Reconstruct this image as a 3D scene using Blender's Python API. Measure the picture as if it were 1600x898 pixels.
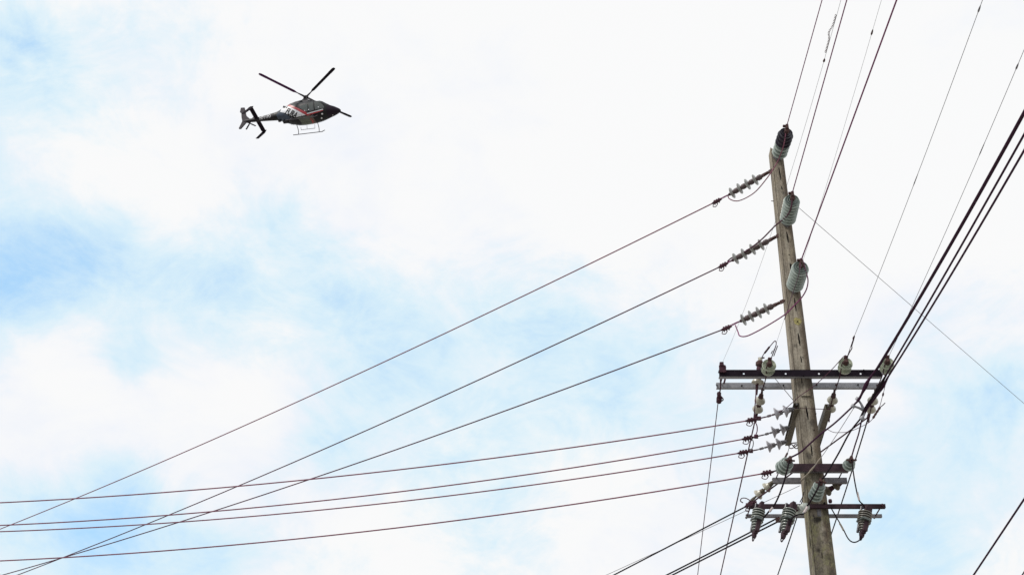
import bpy, math, random
import numpy as np
from mathutils import Vector, Matrix, Quaternion
random.seed(7)

# ------------------------------------------------------------------ camera
SC = bpy.context.scene
for o in list(bpy.data.objects): bpy.data.objects.remove(o)
COL = SC.collection
CAMZ = 1.6; PITCH = math.radians(30); F = 2222.0        # F: focal length in pixels of the 1600 px wide photograph
cd = bpy.data.cameras.new('camera'); cam = bpy.data.objects.new('camera', cd); COL.objects.link(cam)
cam.location = (0, 0, CAMZ); cam.rotation_euler = (math.radians(90) + PITCH, 0, 0)
cd.sensor_width = 36; cd.lens = 36 * F / 1600; cd.clip_start = .1; cd.clip_end = 20000
SC.camera = cam

# ------------------------------------------------------------------ sky, sun, exposure
SUN_EL, SUN_AZ = math.radians(52), math.radians(243)     # azimuth measured clockwise from +Y
SC.view_settings.view_transform = 'Standard'; SC.view_settings.look = 'None'
SC.view_settings.exposure = 0.0; SC.view_settings.gamma = 1
SC.view_settings.use_curve_mapping = False

def ray(px, py):
    u = (px - 800) / F; v = (449 - py) / F
    c, s = math.cos(PITCH), math.sin(PITCH)
    return Vector((u, c - v * s, s + v * c))
def at(px, py, Y):
    d = ray(px, py); return Vector((0, 0, CAMZ)) + d * (Y / d.y)

W = bpy.data.worlds.new('World'); SC.world = W; W.use_nodes = True
nt = W.node_tree; N = nt.nodes; L = nt.links; N.clear()
def nd(t, **k):
    n = N.new(t)
    for a, b in k.items():
        if a in ('i',):
            for kk, vv in b.items(): n.inputs[kk].default_value = vv
        else: setattr(n, a, b)
    return n
def mth(op, a, b=None, clamp=False, c=None):
    n = nd('ShaderNodeMath', operation=op, use_clamp=clamp)
    for i, x in enumerate((a, b, c)):
        if x is None: continue
        if isinstance(x, (int, float)): n.inputs[i].default_value = x
        else: L.new(x, n.inputs[i])
    return n.outputs[0]
tc = nd('ShaderNodeTexCoord'); DIR = tc.outputs['Generated']
sky = nd('ShaderNodeTexSky', sky_type='NISHITA', sun_disc=False, sun_elevation=SUN_EL, sun_rotation=SUN_AZ)
sky.air_density = 1.1; sky.dust_density = .6; sky.ozone_density = 1.5
# cloud texture lives in world directions
mp = nd('ShaderNodeMapping'); mp.inputs['Scale'].default_value = (1, 1, 1.5); L.new(DIR, mp.inputs['Vector'])
def noise(scale, detail, rough, dist=0, off=0, dim='4D'):
    n = nd('ShaderNodeTexNoise', noise_dimensions='4D'); L.new(mp.outputs[0], n.inputs['Vector'])
    n.inputs['Scale'].default_value = scale; n.inputs['Detail'].default_value = detail
    n.inputs['Roughness'].default_value = rough; n.inputs['Distortion'].default_value = dist
    n.inputs['W'].default_value = off
    return n.outputs['Fac']
n1 = noise(5.5, 9, .56, .35, 3.1); n2 = noise(19, 7, .6, .5, 8.4); n3 = noise(2.2, 4, .5, 0, 1.7)
def blob(px, py, rad_deg, amp):
    d = ray(px, py).normalized()
    v = nd('ShaderNodeVectorMath', operation='DOT_PRODUCT'); L.new(DIR, v.inputs[0]); v.inputs[1].default_value = d
    k = 1 / (math.radians(rad_deg) ** 2)                     # exp(-(angle/rad)^2), angle^2 ~ 2(1-dot)
    e = mth('EXPONENT', mth('MULTIPLY', mth('SUBTRACT', v.outputs['Value'], 1.0), 2 * k))
    return mth('MULTIPLY', e, amp)
# openings in the cloud (positive) and banks of cloud (negative)
CL = [(50,400,2.8,.60),(190,405,2.6,.50),(330,390,2.0,.34),(480,430,3.0,.26),(440,320,2.0,.26),(330,480,2.2,.38),(560,570,3.4,.27),(680,480,3.8,.30),(640,560,4.5,.10),
      (215,565,1.5,.54),(320,545,1.2,.24),(10,55,1.7,.44),(40,150,2.6,.26),(0,480,1.8,.36),(120,850,3.0,.42),(250,840,2.6,.26),(20,790,1.8,.28),(190,760,1.7,.34),(510,700,1.6,.34),
      (820,520,4.2,.40),(970,440,3.0,.22),(960,650,3.0,.40),(770,720,2.2,.28),(680,740,1.5,.2),(1080,560,3.0,.30),(1340,500,2.6,.26),(1470,530,3.0,.34),(1500,690,3.0,.34),(1440,860,2.4,.30),(1580,600,2,.22),(1400,760,2,.25),(820,880,2.2,.22),(370,870,1.8,.26),
      (130,600,2.2,-.28),(60,540,1.6,-.24),(250,680,3.0,-.28),(380,640,2.6,-.28),(130,290,2.0,-.28),(270,320,2.0,-.30),(60,470,1.0,-.12),(1000,120,9,-.8),(1400,180,8,-.7),(520,250,4.2,-.30),(960,830,3.4,-.22),(1400,640,2.0,-.2),(60,690,2.2,-.25)]
acc = None
for b in CL:
    x = blob(*b); acc = x if acc is None else mth('ADD', acc, x)
base = mth('ADD', mth('MULTIPLY', mth('SUBTRACT', n1, .5), 1.0), mth('MULTIPLY', mth('SUBTRACT', n2, .5), .6))
base = mth('ADD', base, mth('MULTIPLY', mth('SUBTRACT', n3, .5), .5))
clear = mth('ADD', acc, mth('ADD', base, .0))
n5 = noise(9, 10, .68, 2.2, 12.3); n6 = noise(42, 5, .6, .8, 2.2)
clear = mth('ADD', clear, mth('ADD', mth('MULTIPLY', mth('SUBTRACT', n5, .5), 1.05), mth('MULTIPLY', mth('SUBTRACT', n6, .5), .42)))
def smooth(a, b, hi):
    m_ = nd('ShaderNodeMapRange', interpolation_type='SMOOTHSTEP'); L.new(clear, m_.inputs['Value'])
    m_.inputs['From Min'].default_value = a; m_.inputs['From Max'].default_value = b; m_.inputs['To Max'].default_value = hi; return m_
veil = smooth(-.16, .44, 1.0); mr = smooth(.22, 1.05, .97)
# tint of the cloud itself: white, faintly lavender in thinner parts
n4 = noise(6, 5, .5, .3, 5.5)
tint = nd('ShaderNodeMapRange', interpolation_type='SMOOTHSTEP'); L.new(mth('ADD', n4, mth('MULTIPLY', clear, .35)), tint.inputs['Value'])
tint.inputs['From Min'].default_value = .36; tint.inputs['From Max'].default_value = .66
cc = nd('ShaderNodeMix', data_type='RGBA'); L.new(tint.outputs[0], cc.inputs['Factor'])
cc.inputs[6].default_value = (.955, .958, .962, 1); cc.inputs[7].default_value = (.875, .905, .97, 1)
skm = nd('ShaderNodeVectorMath', operation='MULTIPLY'); L.new(sky.outputs[0], skm.inputs[0]); skm.inputs[1].default_value = (.13, .115, .092)
add = nd('ShaderNodeVectorMath', operation='ADD'); L.new(skm.outputs[0], add.inputs[0]); add.inputs[1].default_value = (.19, .395, .63)
mv = nd('ShaderNodeMix', data_type='RGBA'); L.new(veil.outputs[0], mv.inputs['Factor']); L.new(cc.outputs[2], mv.inputs[6]); mv.inputs[7].default_value = (.71, .875, .965, 1)
mx = nd('ShaderNodeMix', data_type='RGBA'); L.new(mr.outputs[0], mx.inputs['Factor'])
L.new(mv.outputs[2], mx.inputs[6]); L.new(add.outputs[0], mx.inputs[7])
bg = nd('ShaderNodeBackground'); L.new(mx.outputs[2], bg.inputs[0]); bg.inputs['Strength'].default_value = 1.0
out = nd('ShaderNodeOutputWorld'); L.new(bg.outputs[0], out.inputs[0])

sl = bpy.data.lights.new('sun', 'SUN'); sl.energy = 2.6; sl.angle = math.radians(10); sl.color = (1, .96, .9)
so = bpy.data.objects.new('sun', sl); COL.objects.link(so)
sd = Vector((math.sin(SUN_AZ) * math.cos(SUN_EL), math.cos(SUN_AZ) * math.cos(SUN_EL), math.sin(SUN_EL)))
so.rotation_euler = sd.to_track_quat('Z', 'Y').to_euler(); so.location = (0, 0, 60)

# ------------------------------------------------------------------ materials
def mat(name, c1, c2=None, scale=30, rough=.7, metal=0, spec=.4, detail=6, stretch=(1,1,1), bump=0, pos=(.35,.65), coat=0):
    m = bpy.data.materials.new(name); m.use_nodes = True
    t = m.node_tree; b = t.nodes['Principled BSDF']
    b.inputs['Roughness'].default_value = rough; b.inputs['Metallic'].default_value = metal
    b.inputs['Specular IOR Level'].default_value = spec; b.inputs['Coat Weight'].default_value = coat
    c2 = c2 or tuple(min(1, x * .6) for x in c1)
    tcn = t.nodes.new('ShaderNodeTexCoord'); mpn = t.nodes.new('ShaderNodeMapping'); mpn.inputs['Scale'].default_value = stretch
    no = t.nodes.new('ShaderNodeTexNoise'); no.inputs['Scale'].default_value = scale; no.inputs['Detail'].default_value = detail; no.inputs['Roughness'].default_value = .6
    r = t.nodes.new('ShaderNodeValToRGB')
    r.color_ramp.elements[0].position = pos[0]; r.color_ramp.elements[1].position = pos[1]
    r.color_ramp.elements[0].color = (*c2, 1); r.color_ramp.elements[1].color = (*c1, 1)
    t.links.new(tcn.outputs['Object'], mpn.inputs[0]); t.links.new(mpn.outputs[0], no.inputs['Vector'])
    t.links.new(no.outputs['Fac'], r.inputs[0]); t.links.new(r.outputs[0], b.inputs['Base Color'])
    if bump:
        bp = t.nodes.new('ShaderNodeBump'); bp.inputs['Strength'].default_value = bump; bp.inputs['Distance'].default_value = .01
        t.links.new(no.outputs['Fac'], bp.inputs['Height']); t.links.new(bp.outputs[0], b.inputs['Normal'])
    return m
M = {}
M['ground'] = mat('dusty_concrete_ground', (.34,.32,.29), (.22,.21,.19), 3, .95)
M['wire'] = mat('weathered_conductor', (.11,.045,.07), (.065,.027,.042), 40, .8, 0, .12)
M['wire_brown'] = mat('copper_conductor', (.25,.10,.14), (.16,.065,.09), 30, .8, 0, .12)
M['wire_plum'] = mat('dull_conductor', (.23,.065,.15), (.14,.04,.095), 30, .8, 0, .12)
M['wire_thin'] = mat('steel_strand', (.22,.21,.22), (.13,.12,.13), 60, .5, .5)
M['cable'] = mat('black_insulated_cable', (.050,.017,.040), (.030,.011,.024), 20, .8, 0, .1)
M['cable_blk'] = mat('black_rubber_cable', (.016,.009,.013), (.008,.005,.007), 20, .8, 0, .1)
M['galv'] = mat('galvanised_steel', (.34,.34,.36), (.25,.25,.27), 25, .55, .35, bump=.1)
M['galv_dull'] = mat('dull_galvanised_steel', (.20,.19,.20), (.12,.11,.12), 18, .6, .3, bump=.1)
M['arm'] = mat('dark_tarred_steel', (.017,.011,.018), (.010,.007,.011), 12, .9, 0, .1, bump=.15)
M['arm_low'] = mat('brown_oxidised_steel', (.062,.036,.044), (.028,.017,.022), 10, .85, 0, .15, bump=.2)
M['rust'] = mat('rusted_hardware', (.10,.045,.038), (.035,.018,.02), 60, .75, .2, bump=.3)
M['hard'] = mat('dark_clamp_metal', (.085,.035,.048), (.03,.014,.02), 70, .8, .0, .15, bump=.3)
M['por_gray'] = mat('grey_green_porcelain', (.19,.225,.20), (.13,.16,.145), 8, .28, 0, .6, pos=(.3,.7))
M['por_glint'] = mat('painted_lip_glint', (.36,.41,.37), (.26,.30,.275), 20, .3, 0, .6)  # paler than the body: edge glints put into the colour
M['por_dark'] = mat('dark_and_unlit_porcelain', (.030,.022,.034), (.016,.013,.020), 22, .3, 0, .6)  # fuse tubes, and painted shade on the topmost insulator
M['por_green'] = mat('pale_green_glass', (.50,.53,.43), (.38,.41,.33), 12, .22, 0, .6)
M['por_white'] = mat('cream_porcelain', (.50,.47,.39), (.34,.32,.26), 22, .3, 0, .6)
M['por_lilac'] = mat('lilac_grey_porcelain', (.44,.42,.45), (.28,.265,.29), 30, .3, 0, .6)
M['shed'] = mat('pale_shed_porcelain', (.42,.41,.38), (.24,.235,.22), 30, .35, 0, .5)
M['core'] = mat('brown_grey_core', (.115,.080,.080), (.06,.042,.044), 35, .55, .1)
M['core_olive'] = mat('olive_cap_metal', (.14,.12,.085), (.07,.055,.04), 35, .6, .2)
M['cut_por'] = mat('slate_porcelain', (.10,.115,.105), (.06,.07,.065), 30, .3, 0, .6)
M['cut_rim'] = mat('pale_rim_porcelain', (.50,.53,.48), (.34,.36,.33), 30, .3, 0, .6)
M['cut_brown'] = mat('grey_brown_porcelain', (.12,.11,.10), (.05,.045,.045), 30, .35, 0, .6)
M['cut_brown_rim'] = mat('taupe_rim_porcelain', (.36,.34,.29), (.2,.19,.17), 30, .35, 0, .6)
M['sleeve'] = mat('pale_sleeve', (.62,.54,.52), (.42,.36,.36), 50, .6)
M['grip'] = mat('tan_grip', (.28,.24,.19), (.16,.13,.10), 80, .7)

def pole_material():
    m = bpy.data.materials.new('weathered_pole_timber'); m.use_nodes = True
    t = m.node_tree; b = t.nodes['Principled BSDF']; b.inputs['Roughness'].default_value = .9; b.inputs['Specular IOR Level'].default_value = .15
    def n(ty, **k):
        x = t.nodes.new(ty)
        for a, v in k.items(): setattr(x, a, v)
        return x
    def ma(op, a, b_=None, clamp=False):
        x = n('ShaderNodeMath', operation=op, use_clamp=clamp)
        for i, q in enumerate((a, b_)):
            if q is None: continue
            if isinstance(q, (int, float)): x.inputs[i].default_value = q
            else: t.links.new(q, x.inputs[i])
        return x.outputs[0]
    tcn = n('ShaderNodeTexCoord'); ob = tcn.outputs['Object']
    def nz(scale, stretch, det=7, rough=.6, dist=0):
        mpn = n('ShaderNodeMapping'); mpn.inputs['Scale'].default_value = stretch; t.links.new(ob, mpn.inputs[0])
        x = n('ShaderNodeTexNoise'); x.inputs['Scale'].default_value = scale; x.inputs['Detail'].default_value = det
        x.inputs['Roughness'].default_value = rough; x.inputs['Distortion'].default_value = dist
        t.links.new(mpn.outputs[0], x.inputs['Vector']); return x.outputs['Fac']
    def ramp(f, stops):
        r = n('ShaderNodeValToRGB'); t.links.new(f, r.inputs[0]); e = r.color_ramp.elements
        while len(e) < len(stops): e.new(.5)
        for el, (p, c) in zip(e, stops): el.position = p; el.color = (*c, 1)
        return r.outputs[0]
    grain = nz(28, (1, 1, .06), 8, .7, .4); patch = nz(3.2, (1.6, 1.6, .55), 6, .65, .6); fine = nz(70, (1, 1, .5), 5, .6)
    grain2 = nz(16, (1, 1, .8), 6, .7, .3); PX0, PY0 = 3.855, 17.0
    col = ramp(grain, [(.30, (.12,.095,.075)), (.42, (.31,.265,.21)), (.58, (.45,.40,.32)), (.74, (.56,.51,.42))])
    def mix(fac, a, bcol):
        x = n('ShaderNodeMix', data_type='RGBA'); t.links.new(fac, x.inputs[0]); t.links.new(a, x.inputs[6])
        if isinstance(bcol, tuple): x.inputs[7].default_value = (*bcol, 1)
        else: t.links.new(bcol, x.inputs[7])
        return x.outputs[2]
    band = ramp(nz(7.5, (1, 1, .035), 4, .55, .8), [(.40, (0,0,0)), (.60, (.85,.85,.85))]); col = mix(band, col, (.19,.16,.125))
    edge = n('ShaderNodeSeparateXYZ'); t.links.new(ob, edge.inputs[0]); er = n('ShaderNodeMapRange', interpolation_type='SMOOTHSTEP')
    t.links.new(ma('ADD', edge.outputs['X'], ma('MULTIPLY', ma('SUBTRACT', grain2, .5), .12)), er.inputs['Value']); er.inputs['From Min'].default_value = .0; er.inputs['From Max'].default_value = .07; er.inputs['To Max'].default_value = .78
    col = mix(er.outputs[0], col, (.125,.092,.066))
    sm = ramp(patch, [(.52, (0,0,0)), (.70, (.75,.75,.75))]); col = mix(sm, col, (.085,.070,.052))
    sm2 = ramp(nz(5.5, (1, 1, .6), 7, .7, .3), [(.55, (0,0,0)), (.68, (.7,.7,.7))]); col = mix(sm2, col, (.36,.31,.22))
    # lichen on the lower part of the shaft
    sx = n('ShaderNodeSeparateXYZ'); t.links.new(ob, sx.inputs[0])
    low = n('ShaderNodeMapRange'); t.links.new(sx.outputs['Z'], low.inputs['Value'])
    low.inputs['From Min'].default_value = 9.0; low.inputs['From Max'].default_value = 7.9; low.inputs['To Max'].default_value = .85; low.clamp = True
    li = ramp(nz(11, (1, 1, .8), 8, .75, .5), [(.47, (0,0,0)), (.58, (1,1,1))])
    lf = ma('MULTIPLY', li, low.outputs[0]); col = mix(lf, col, (.27,.25,.14))
    dk = ramp(nz(7, (1, 1, .7), 8, .75, .5), [(.52, (0,0,0)), (.64, (1,1,1))])
    col = mix(ma('MULTIPLY', dk, low.outputs[0]), col, (.07,.065,.055))
    for (qx, qy, rad, amt) in [(1277,812,.055,.95),(1279,859,.035,.8),(1288,835,.05,.5),(1272,806,.02,.9),(1254,455,.03,.3),(1246,455,.05,.6),(1234,349,.05,.6),(1262,597,.09,.55),(1275,745,.08,.6),(1290,800,.06,.6),(1225,300,.035,.5),(1238,432,.035,.5),(1270,660,.05,.5),(1243,540,.03,.5),(1295,870,.06,.5),(1264,712,.05,.55),(1250,600,.06,.4),(1232,330,.05,.4)]:
        Yq = PY0 - .12
        pq = at(qx, qy, Yq)
        vv = n('ShaderNodeVectorMath', operation='DISTANCE'); t.links.new(ob, vv.inputs[0]); vv.inputs[1].default_value = (pq.x - PX0, pq.y - PY0, pq.z)
        mrn = n('ShaderNodeMapRange', interpolation_type='SMOOTHSTEP'); t.links.new(ma('ADD', vv.outputs['Value'], ma('MULTIPLY', ma('SUBTRACT', grain2, .5), .10)), mrn.inputs['Value'])
        mrn.inputs['From Min'].default_value = rad*1.25; mrn.inputs['From Max'].default_value = rad*.5; mrn.inputs['To Max'].default_value = amt
        col = mix(mrn.outputs[0], col, (.035,.03,.027))  # dark spots: knots and stains, plus shadow painted below the arms
    fi = ramp(fine, [(.35, (.65,.65,.65)), (.6, (1,1,1))])
    x = n('ShaderNodeMix', data_type='RGBA', blend_type='MULTIPLY'); x.inputs[0].default_value = 1
    t.links.new(col, x.inputs[6]); t.links.new(fi, x.inputs[7]); col = x.outputs[2]
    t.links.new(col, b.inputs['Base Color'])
    bp = n('ShaderNodeBump'); bp.inputs['Strength'].default_value = .55; bp.inputs['Distance'].default_value = .01
    t.links.new(ma('ADD', grain, ma('MULTIPLY', fine, .4)), bp.inputs['Height']); t.links.new(bp.outputs[0], b.inputs['Normal'])
    return m
M['pole'] = pole_material()
M['crack'] = mat('dark_check', (.012,.010,.010), (.008,.007,.007), 20, 1, 0, .05)
M['lichen'] = mat('yellow_lichen', (.42,.37,.16), (.22,.19,.09), 45, 1, 0, .05)

# ------------------------------------------------------------------ mesh helpers
class MB:
    def __init__(s): s.v = []; s.f = []; s.mi = []
    def add(s, vs, fs, mi=0):
        o = len(s.v); s.v += [Vector(x) for x in vs]; s.f += [tuple(i + o for i in f) for f in fs]; s.mi += [mi] * len(fs); return s
    def box(s, c, size, ax=None, mi=0):
        c = Vector(c); hx, hy, hz = (x / 2 for x in size)
        X, Y, Z = ax if ax else (Vector((1,0,0)), Vector((0,1,0)), Vector((0,0,1)))
        vs = [c + X*(a*hx) + Y*(b*hy) + Z*(d*hz) for a in (-1,1) for b in (-1,1) for d in (-1,1)]
        return s.add(vs, [(0,1,3,2),(4,6,7,5),(0,4,5,1),(2,3,7,6),(0,2,6,4),(1,5,7,3)], mi)
    def tube(s, pts, r, n=8, mi=0):
        pts = [Vector(p) for p in pts]; k = len(pts); rs = r if isinstance(r, (list, tuple)) else [r] * k
        ref = None; vs = []
        for i, p in enumerate(pts):
            d = (pts[min(i+1, k-1)] - pts[max(i-1, 0)])
            if d.length < 1e-9: d = Vector((0,0,1))
            d.normalize()
            if ref is None: ref = d.orthogonal().normalized()
            ref = ref - d * ref.dot(d)
            if ref.length < 1e-6: ref = d.orthogonal()
            ref.normalize(); b = d.cross(ref)
            vs += [p + (ref * math.cos(2*math.pi*j/n) + b * math.sin(2*math.pi*j/n)) * rs[i] for j in range(n)]
        fs = [(i*n+j, i*n+(j+1)%n, (i+1)*n+(j+1)%n, (i+1)*n+j) for i in range(k-1) for j in range(n)]
        fs += [tuple(range(n))[::-1], tuple((k-1)*n + j for j in range(n))]
        return s.add(vs, fs, mi)
    def lathe(s, prof, A=(0,0,0), d=(0,0,1), n=28, mi=0):          # prof: (radius, height) pairs
        A = Vector(A); d = Vector(d).normalized(); x = d.orthogonal().normalized(); y = d.cross(x); vs = []
        for r, h in prof:
            vs += [A + d*h + (x*math.cos(2*math.pi*j/n) + y*math.sin(2*math.pi*j/n)) * max(r, 1e-4) for j in range(n)]
        k = len(prof)
        fs = [(i*n+j, i*n+(j+1)%n, (i+1)*n+(j+1)%n, (i+1)*n+j) for i in range(k-1) for j in range(n)]
        fs += [tuple(range(n))[::-1], tuple((k-1)*n + j for j in range(n))]
        return s.add(vs, fs, mi)
    def build(s, name, mats, parent=None, smooth=False, origin=None, link=True):
        me = bpy.data.meshes.new(name); org = Vector(origin) if origin is not None else (parent['_o'] and Vector(parent['_o']) if parent and '_o' in parent else Vector((0,0,0)))
        me.from_pydata([tuple(v - org) for v in s.v], [], s.f); me.update()
        import bmesh
        bm = bmesh.new(); bm.from_mesh(me); bmesh.ops.recalc_face_normals(bm, faces=bm.faces)
        if smooth:
            for e in bm.edges:
                if len(e.link_faces) == 2 and e.calc_face_angle() > math.radians(38): e.smooth = False
            for f in bm.faces: f.smooth = True
        bm.to_mesh(me); bm.free()
        for m in (mats if isinstance(mats, (list, tuple)) else [mats]): me.materials.append(m)
        if len(me.materials) > 1:
            for p, mi in zip(me.polygons, s.mi): p.material_index = mi
        o = bpy.data.objects.new(name, me); COL.objects.link(o)
        if parent: o.parent = parent
        else: o.location = org
        return o
def tag(o, label=None, cat=None, group=None, kind=None):
    if label: o['label'] = label
    if cat: o['category'] = cat
    if group: o['group'] = group
    if kind: o['kind'] = kind
    return o
def empty(name, loc, label, cat, group=None):
    o = bpy.data.objects.new(name, None); COL.objects.link(o); o.location = loc; o['_o'] = list(loc); o.empty_display_size = .1
    return tag(o, label, cat, group)
def spline(pts, k=8):
    P = [Vector(p) for p in pts]; P = [P[0]*2 - P[1]] + P + [P[-1]*2 - P[-2]]; out = []
    for i in range(1, len(P) - 2):
        for j in range(k):
            t = j / k; a, b, c, d = P[i-1:i+3]
            out.append(.5*((2*b) + (c-a)*t + (2*a-5*b+4*c-d)*t*t + (3*b-a-3*c+d)*t**3))
    out.append(P[-2]); return out
def copy_tree(o, parent=None):
    c = o.copy(); COL.objects.link(c); c.parent = parent
    for ch in list(o.children): copy_tree(ch, c)
    return c
def place(o, A, d, roll=0):
    o.location = A; o.rotation_mode = 'QUATERNION'
    o.rotation_quaternion = Vector(d).to_track_quat('Z', 'Y') @ Quaternion((0,0,1), roll)
    o['_o'] = list(A)

# ------------------------------------------------------------------ ground
g = MB(); g.add([(-3000,-3000,0),(3000,-3000,0),(3000,3000,0),(-3000,3000,0)], [(0,1,2,3)])
tag(g.build('ground', M['ground']), kind='structure')

# ------------------------------------------------------------------ the pole
PX, PY = 3.855, 17.0
def half(z): return .118 - (z - 10.2) * .0078
pole = empty('utility_pole', (PX, PY, 0), 'weathered square brown pole with three pairs of steel crossarms bolted across it', 'utility pole')
s = MB(); zs = list(np.linspace(0, 13.42, 60)); vs = []; prof = None
def ring(z):
    a = half(z); b = a
    return [(-a, b), (-a, -b+.006), (-a+.006, -b), (-a+.010, -b), (-a+.013, -b+.014), (-a+.017, -b), (a-.050, -b-.001), (a-.004, -b+.042), (a, -b+.060), (a-.006, b)]
nR = 10
for z in zs: vs += [(PX+x, PY+y, z) for x, y in ring(z)]
top = [(PX+x, PY+y, 13.70 - (x + .09) * .55 + .02*math.sin(i*2.1)) for i, (x, y) in enumerate(ring(13.6))]
vs += top; k = len(zs) + 1
fs = [(i*nR+j, i*nR+(j+1)%nR, (i+1)*nR+(j+1)%nR, (i+1)*nR+j) for i in range(k-1) for j in range(nR)] + [tuple((k-1)*nR+j for j in range(nR))]
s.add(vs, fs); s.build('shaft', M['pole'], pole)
# checks (cracks) along the front face: shallow dark slivers seated in the timber
def front(px, py, off=0):                 # a point on the front face of the shaft
    Y = PY - .118
    for _ in range(4): p = at(px, py, Y); Y = PY - half(p.z) - off
    return p
for (x0, y0, x1, y1, w) in [(1217,262,1220,281,.010),(1221,291,1222,296,.008),(1229,362,1232,379,.011),(1234.5,411,1236,422,.011),(1241,465,1244,486,.010),(1247,520,1250,540,.012),
                        (1251,556,1252.5,566,.008),(1252,588,1253,598,.006),(1259,633,1263,655,.012),(1267,694,1269,711,.010),(1265,838,1267,856,.006),(1284,862,1285,872,.006)]:
    a, b = front(x0, y0, .004), front(x1, y1, .004); c = MB(); n_ = 9; vs = []
    for i in range(n_):
        t = i/(n_-1); p = a.lerp(b, t); ww = w*.85*(math.sin(math.pi*min(max(t,.06),.94))**.5)
        j = random.uniform(-.0015,.0015)
        vs += [p+Vector((-ww+j,0,0)), p+Vector((ww+j,0,0)), p+Vector((j,.012,0))]
    f_ = [(3*i,3*i+1,3*i+4,3*i+3) for i in range(n_-1)]+[(3*i+1,3*i+2,3*i+5,3*i+4) for i in range(n_-1)]+[(3*i+2,3*i,3*i+3,3*i+5) for i in range(n_-1)]
    c.add(vs, f_); c.build('crack', M['crack'], pole)
# bolt with lichen round it
p = front(1246, 502, 0); c = MB(); n_ = 26
c.add([p + Vector((math.cos(t)*.052*(1+.14*math.sin(3*t+1)), -.004, math.sin(t)*.056*(1+.12*math.sin(4*t)))) for t in np.linspace(0, 2*math.pi, n_, endpoint=False)] +
      [p + Vector((math.cos(t)*.052, .01, math.sin(t)*.056)) for t in np.linspace(0, 2*math.pi, n_, endpoint=False)],
      [tuple(range(n_))] + [(i,(i+1)%n_,n_+(i+1)%n_,n_+i) for i in range(n_)])
c.build('lichen_patch', M['lichen'], pole)
def bolt(p, r=.014, l=.03, d=(0,-1,0), m='hard', par=None):
    c = MB(); c.lathe([(r,0),(r,l*.5),(r*.6,l*.5),(r*.6,l)], p, d, 6); return c.build('bolt', M[m], par or pole)
bolt(front(1246,502.5,.004), .009, .02, m='crack')
for q in [(1254.5,558),(1275,646),(1272,672),(1279.5,805),(1273,809),(1236,413.5),(1233,398)]: bolt(front(*q), .008, .01, m='crack')
c = MB(); p = front(1279.5, 799); c.box(p+Vector((0,-.004,0)), (.05,.012,.13)); c.build('backing_plate', M['galv_dull'], pole)
def channel(name, m, Y, py_top, x0, x1, h, depth, holes=(), th=.008, back=False, hole=.022, bounce_flange=None):
    """steel channel along X: web towards the camera, flanges running away"""
    ztop = at(1250, py_top, Y).z; X0 = at(x0, py_top + 5, Y).x; X1 = at(x1, py_top + 5, Y).x; zc = ztop - h/2
    c = MB(); hx = sorted(at(h_[0], h_[1], Y).x for h_ in holes); hz = zc - .01
    cur = X0
    for x in hx:
        c.box(((cur + x - hole/2)/2, Y + th/2, zc), (x - hole/2 - cur, th, h))
        c.box((x, Y + th/2, (ztop + hz + hole/2)/2), (hole, th, ztop - hz - hole/2))
        c.box((x, Y + th/2, (zc - h/2 + hz - hole/2)/2), (hole, th, hz - hole/2 - (zc - h/2)))
        cur = x + hole/2
    c.box(((cur + X1)/2, Y + th/2, zc), (X1 - cur, th, h))
    if depth:
        c.box(((X0+X1)/2, Y + th + depth/2, ztop - th/2 - .001), (X1 - X0, depth, th))
        c.box(((X0+X1)/2, Y + th + depth/2, zc - h/2 + th/2 + .001), (X1 - X0, depth, th), mi=1)  # lighter bottom flange material: ground-bounced light put into the colour
    return c.build(name, [M[m], M[bounce_flange or m]], pole), (X0, X1, zc)
fa, U1 = channel('crossarm', 'arm', 16.815, 577.3, 1123.5, 1378, .096, .075, [(1162.5,587),(1228,586),(1280,586),(1345,585)], bounce_flange='galv')
tag(fa, 'long dark steel crossarm with see-through bolt holes')
ba, U2 = channel('crossarm', 'galv', 17.13, 597.5, 1119.5, 1373, .078, .045, [])
tag(ba, 'plain grey galvanised crossarm behind the pole')
la, L1 = channel('crossarm', 'arm_low', 16.80, 723.8, 1213.5, 1325.5, .105, .06, [], bounce_flange='galv_dull')
lb, L2 = channel('crossarm', 'galv_dull', 17.14, 745.5, 1207.5, 1323.8, .070, .05, [])
ca, C1 = channel('crossarm', 'arm_low', 16.80, 786.6, 1170, 1384, .050, .045, [])
cb, C2 = channel('crossarm', 'galv_dull', 17.14, 802.5, 1166, 1378.6, .040, .035, [])
for px, py, Y in [(1255,587,16.81),(1158,580.5,16.81),(1349,579,16.81),(1270,731,16.795),(1288,786,16.795)]: bolt(at(px, py, Y), .014, .03, m='arm')
for px, py in [(1159,602.5),(1224,602),(1276,601),(1340.5,601),(1120,602)]: bolt(at(px, py, 17.125), .011, .02, m='crack')
# tie rods through each arm pair at both ends
def rod(a, b, r=.008, m='hard', par=None, name='tie_rod'):
    c = MB(); c.tube([a, b], r, 8); c.lathe([(r*2,0),(r*2,.02)], a, a-b, 6); c.lathe([(r*2,0),(r*2,.02)], b, b-a, 6); return c.build(name, M[m], par or pole, True)
for x, zc in [(U1[0]+.06, U1[2]), (C1[0]+.03, C1[2]), (C1[1]-.05, C1[2]), (L1[0]+.05, L1[2]), (L1[1]-.05, L1[2])]:
    rod(Vector((x, 16.78, zc)), Vector((x, 17.20, zc)))
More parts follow.
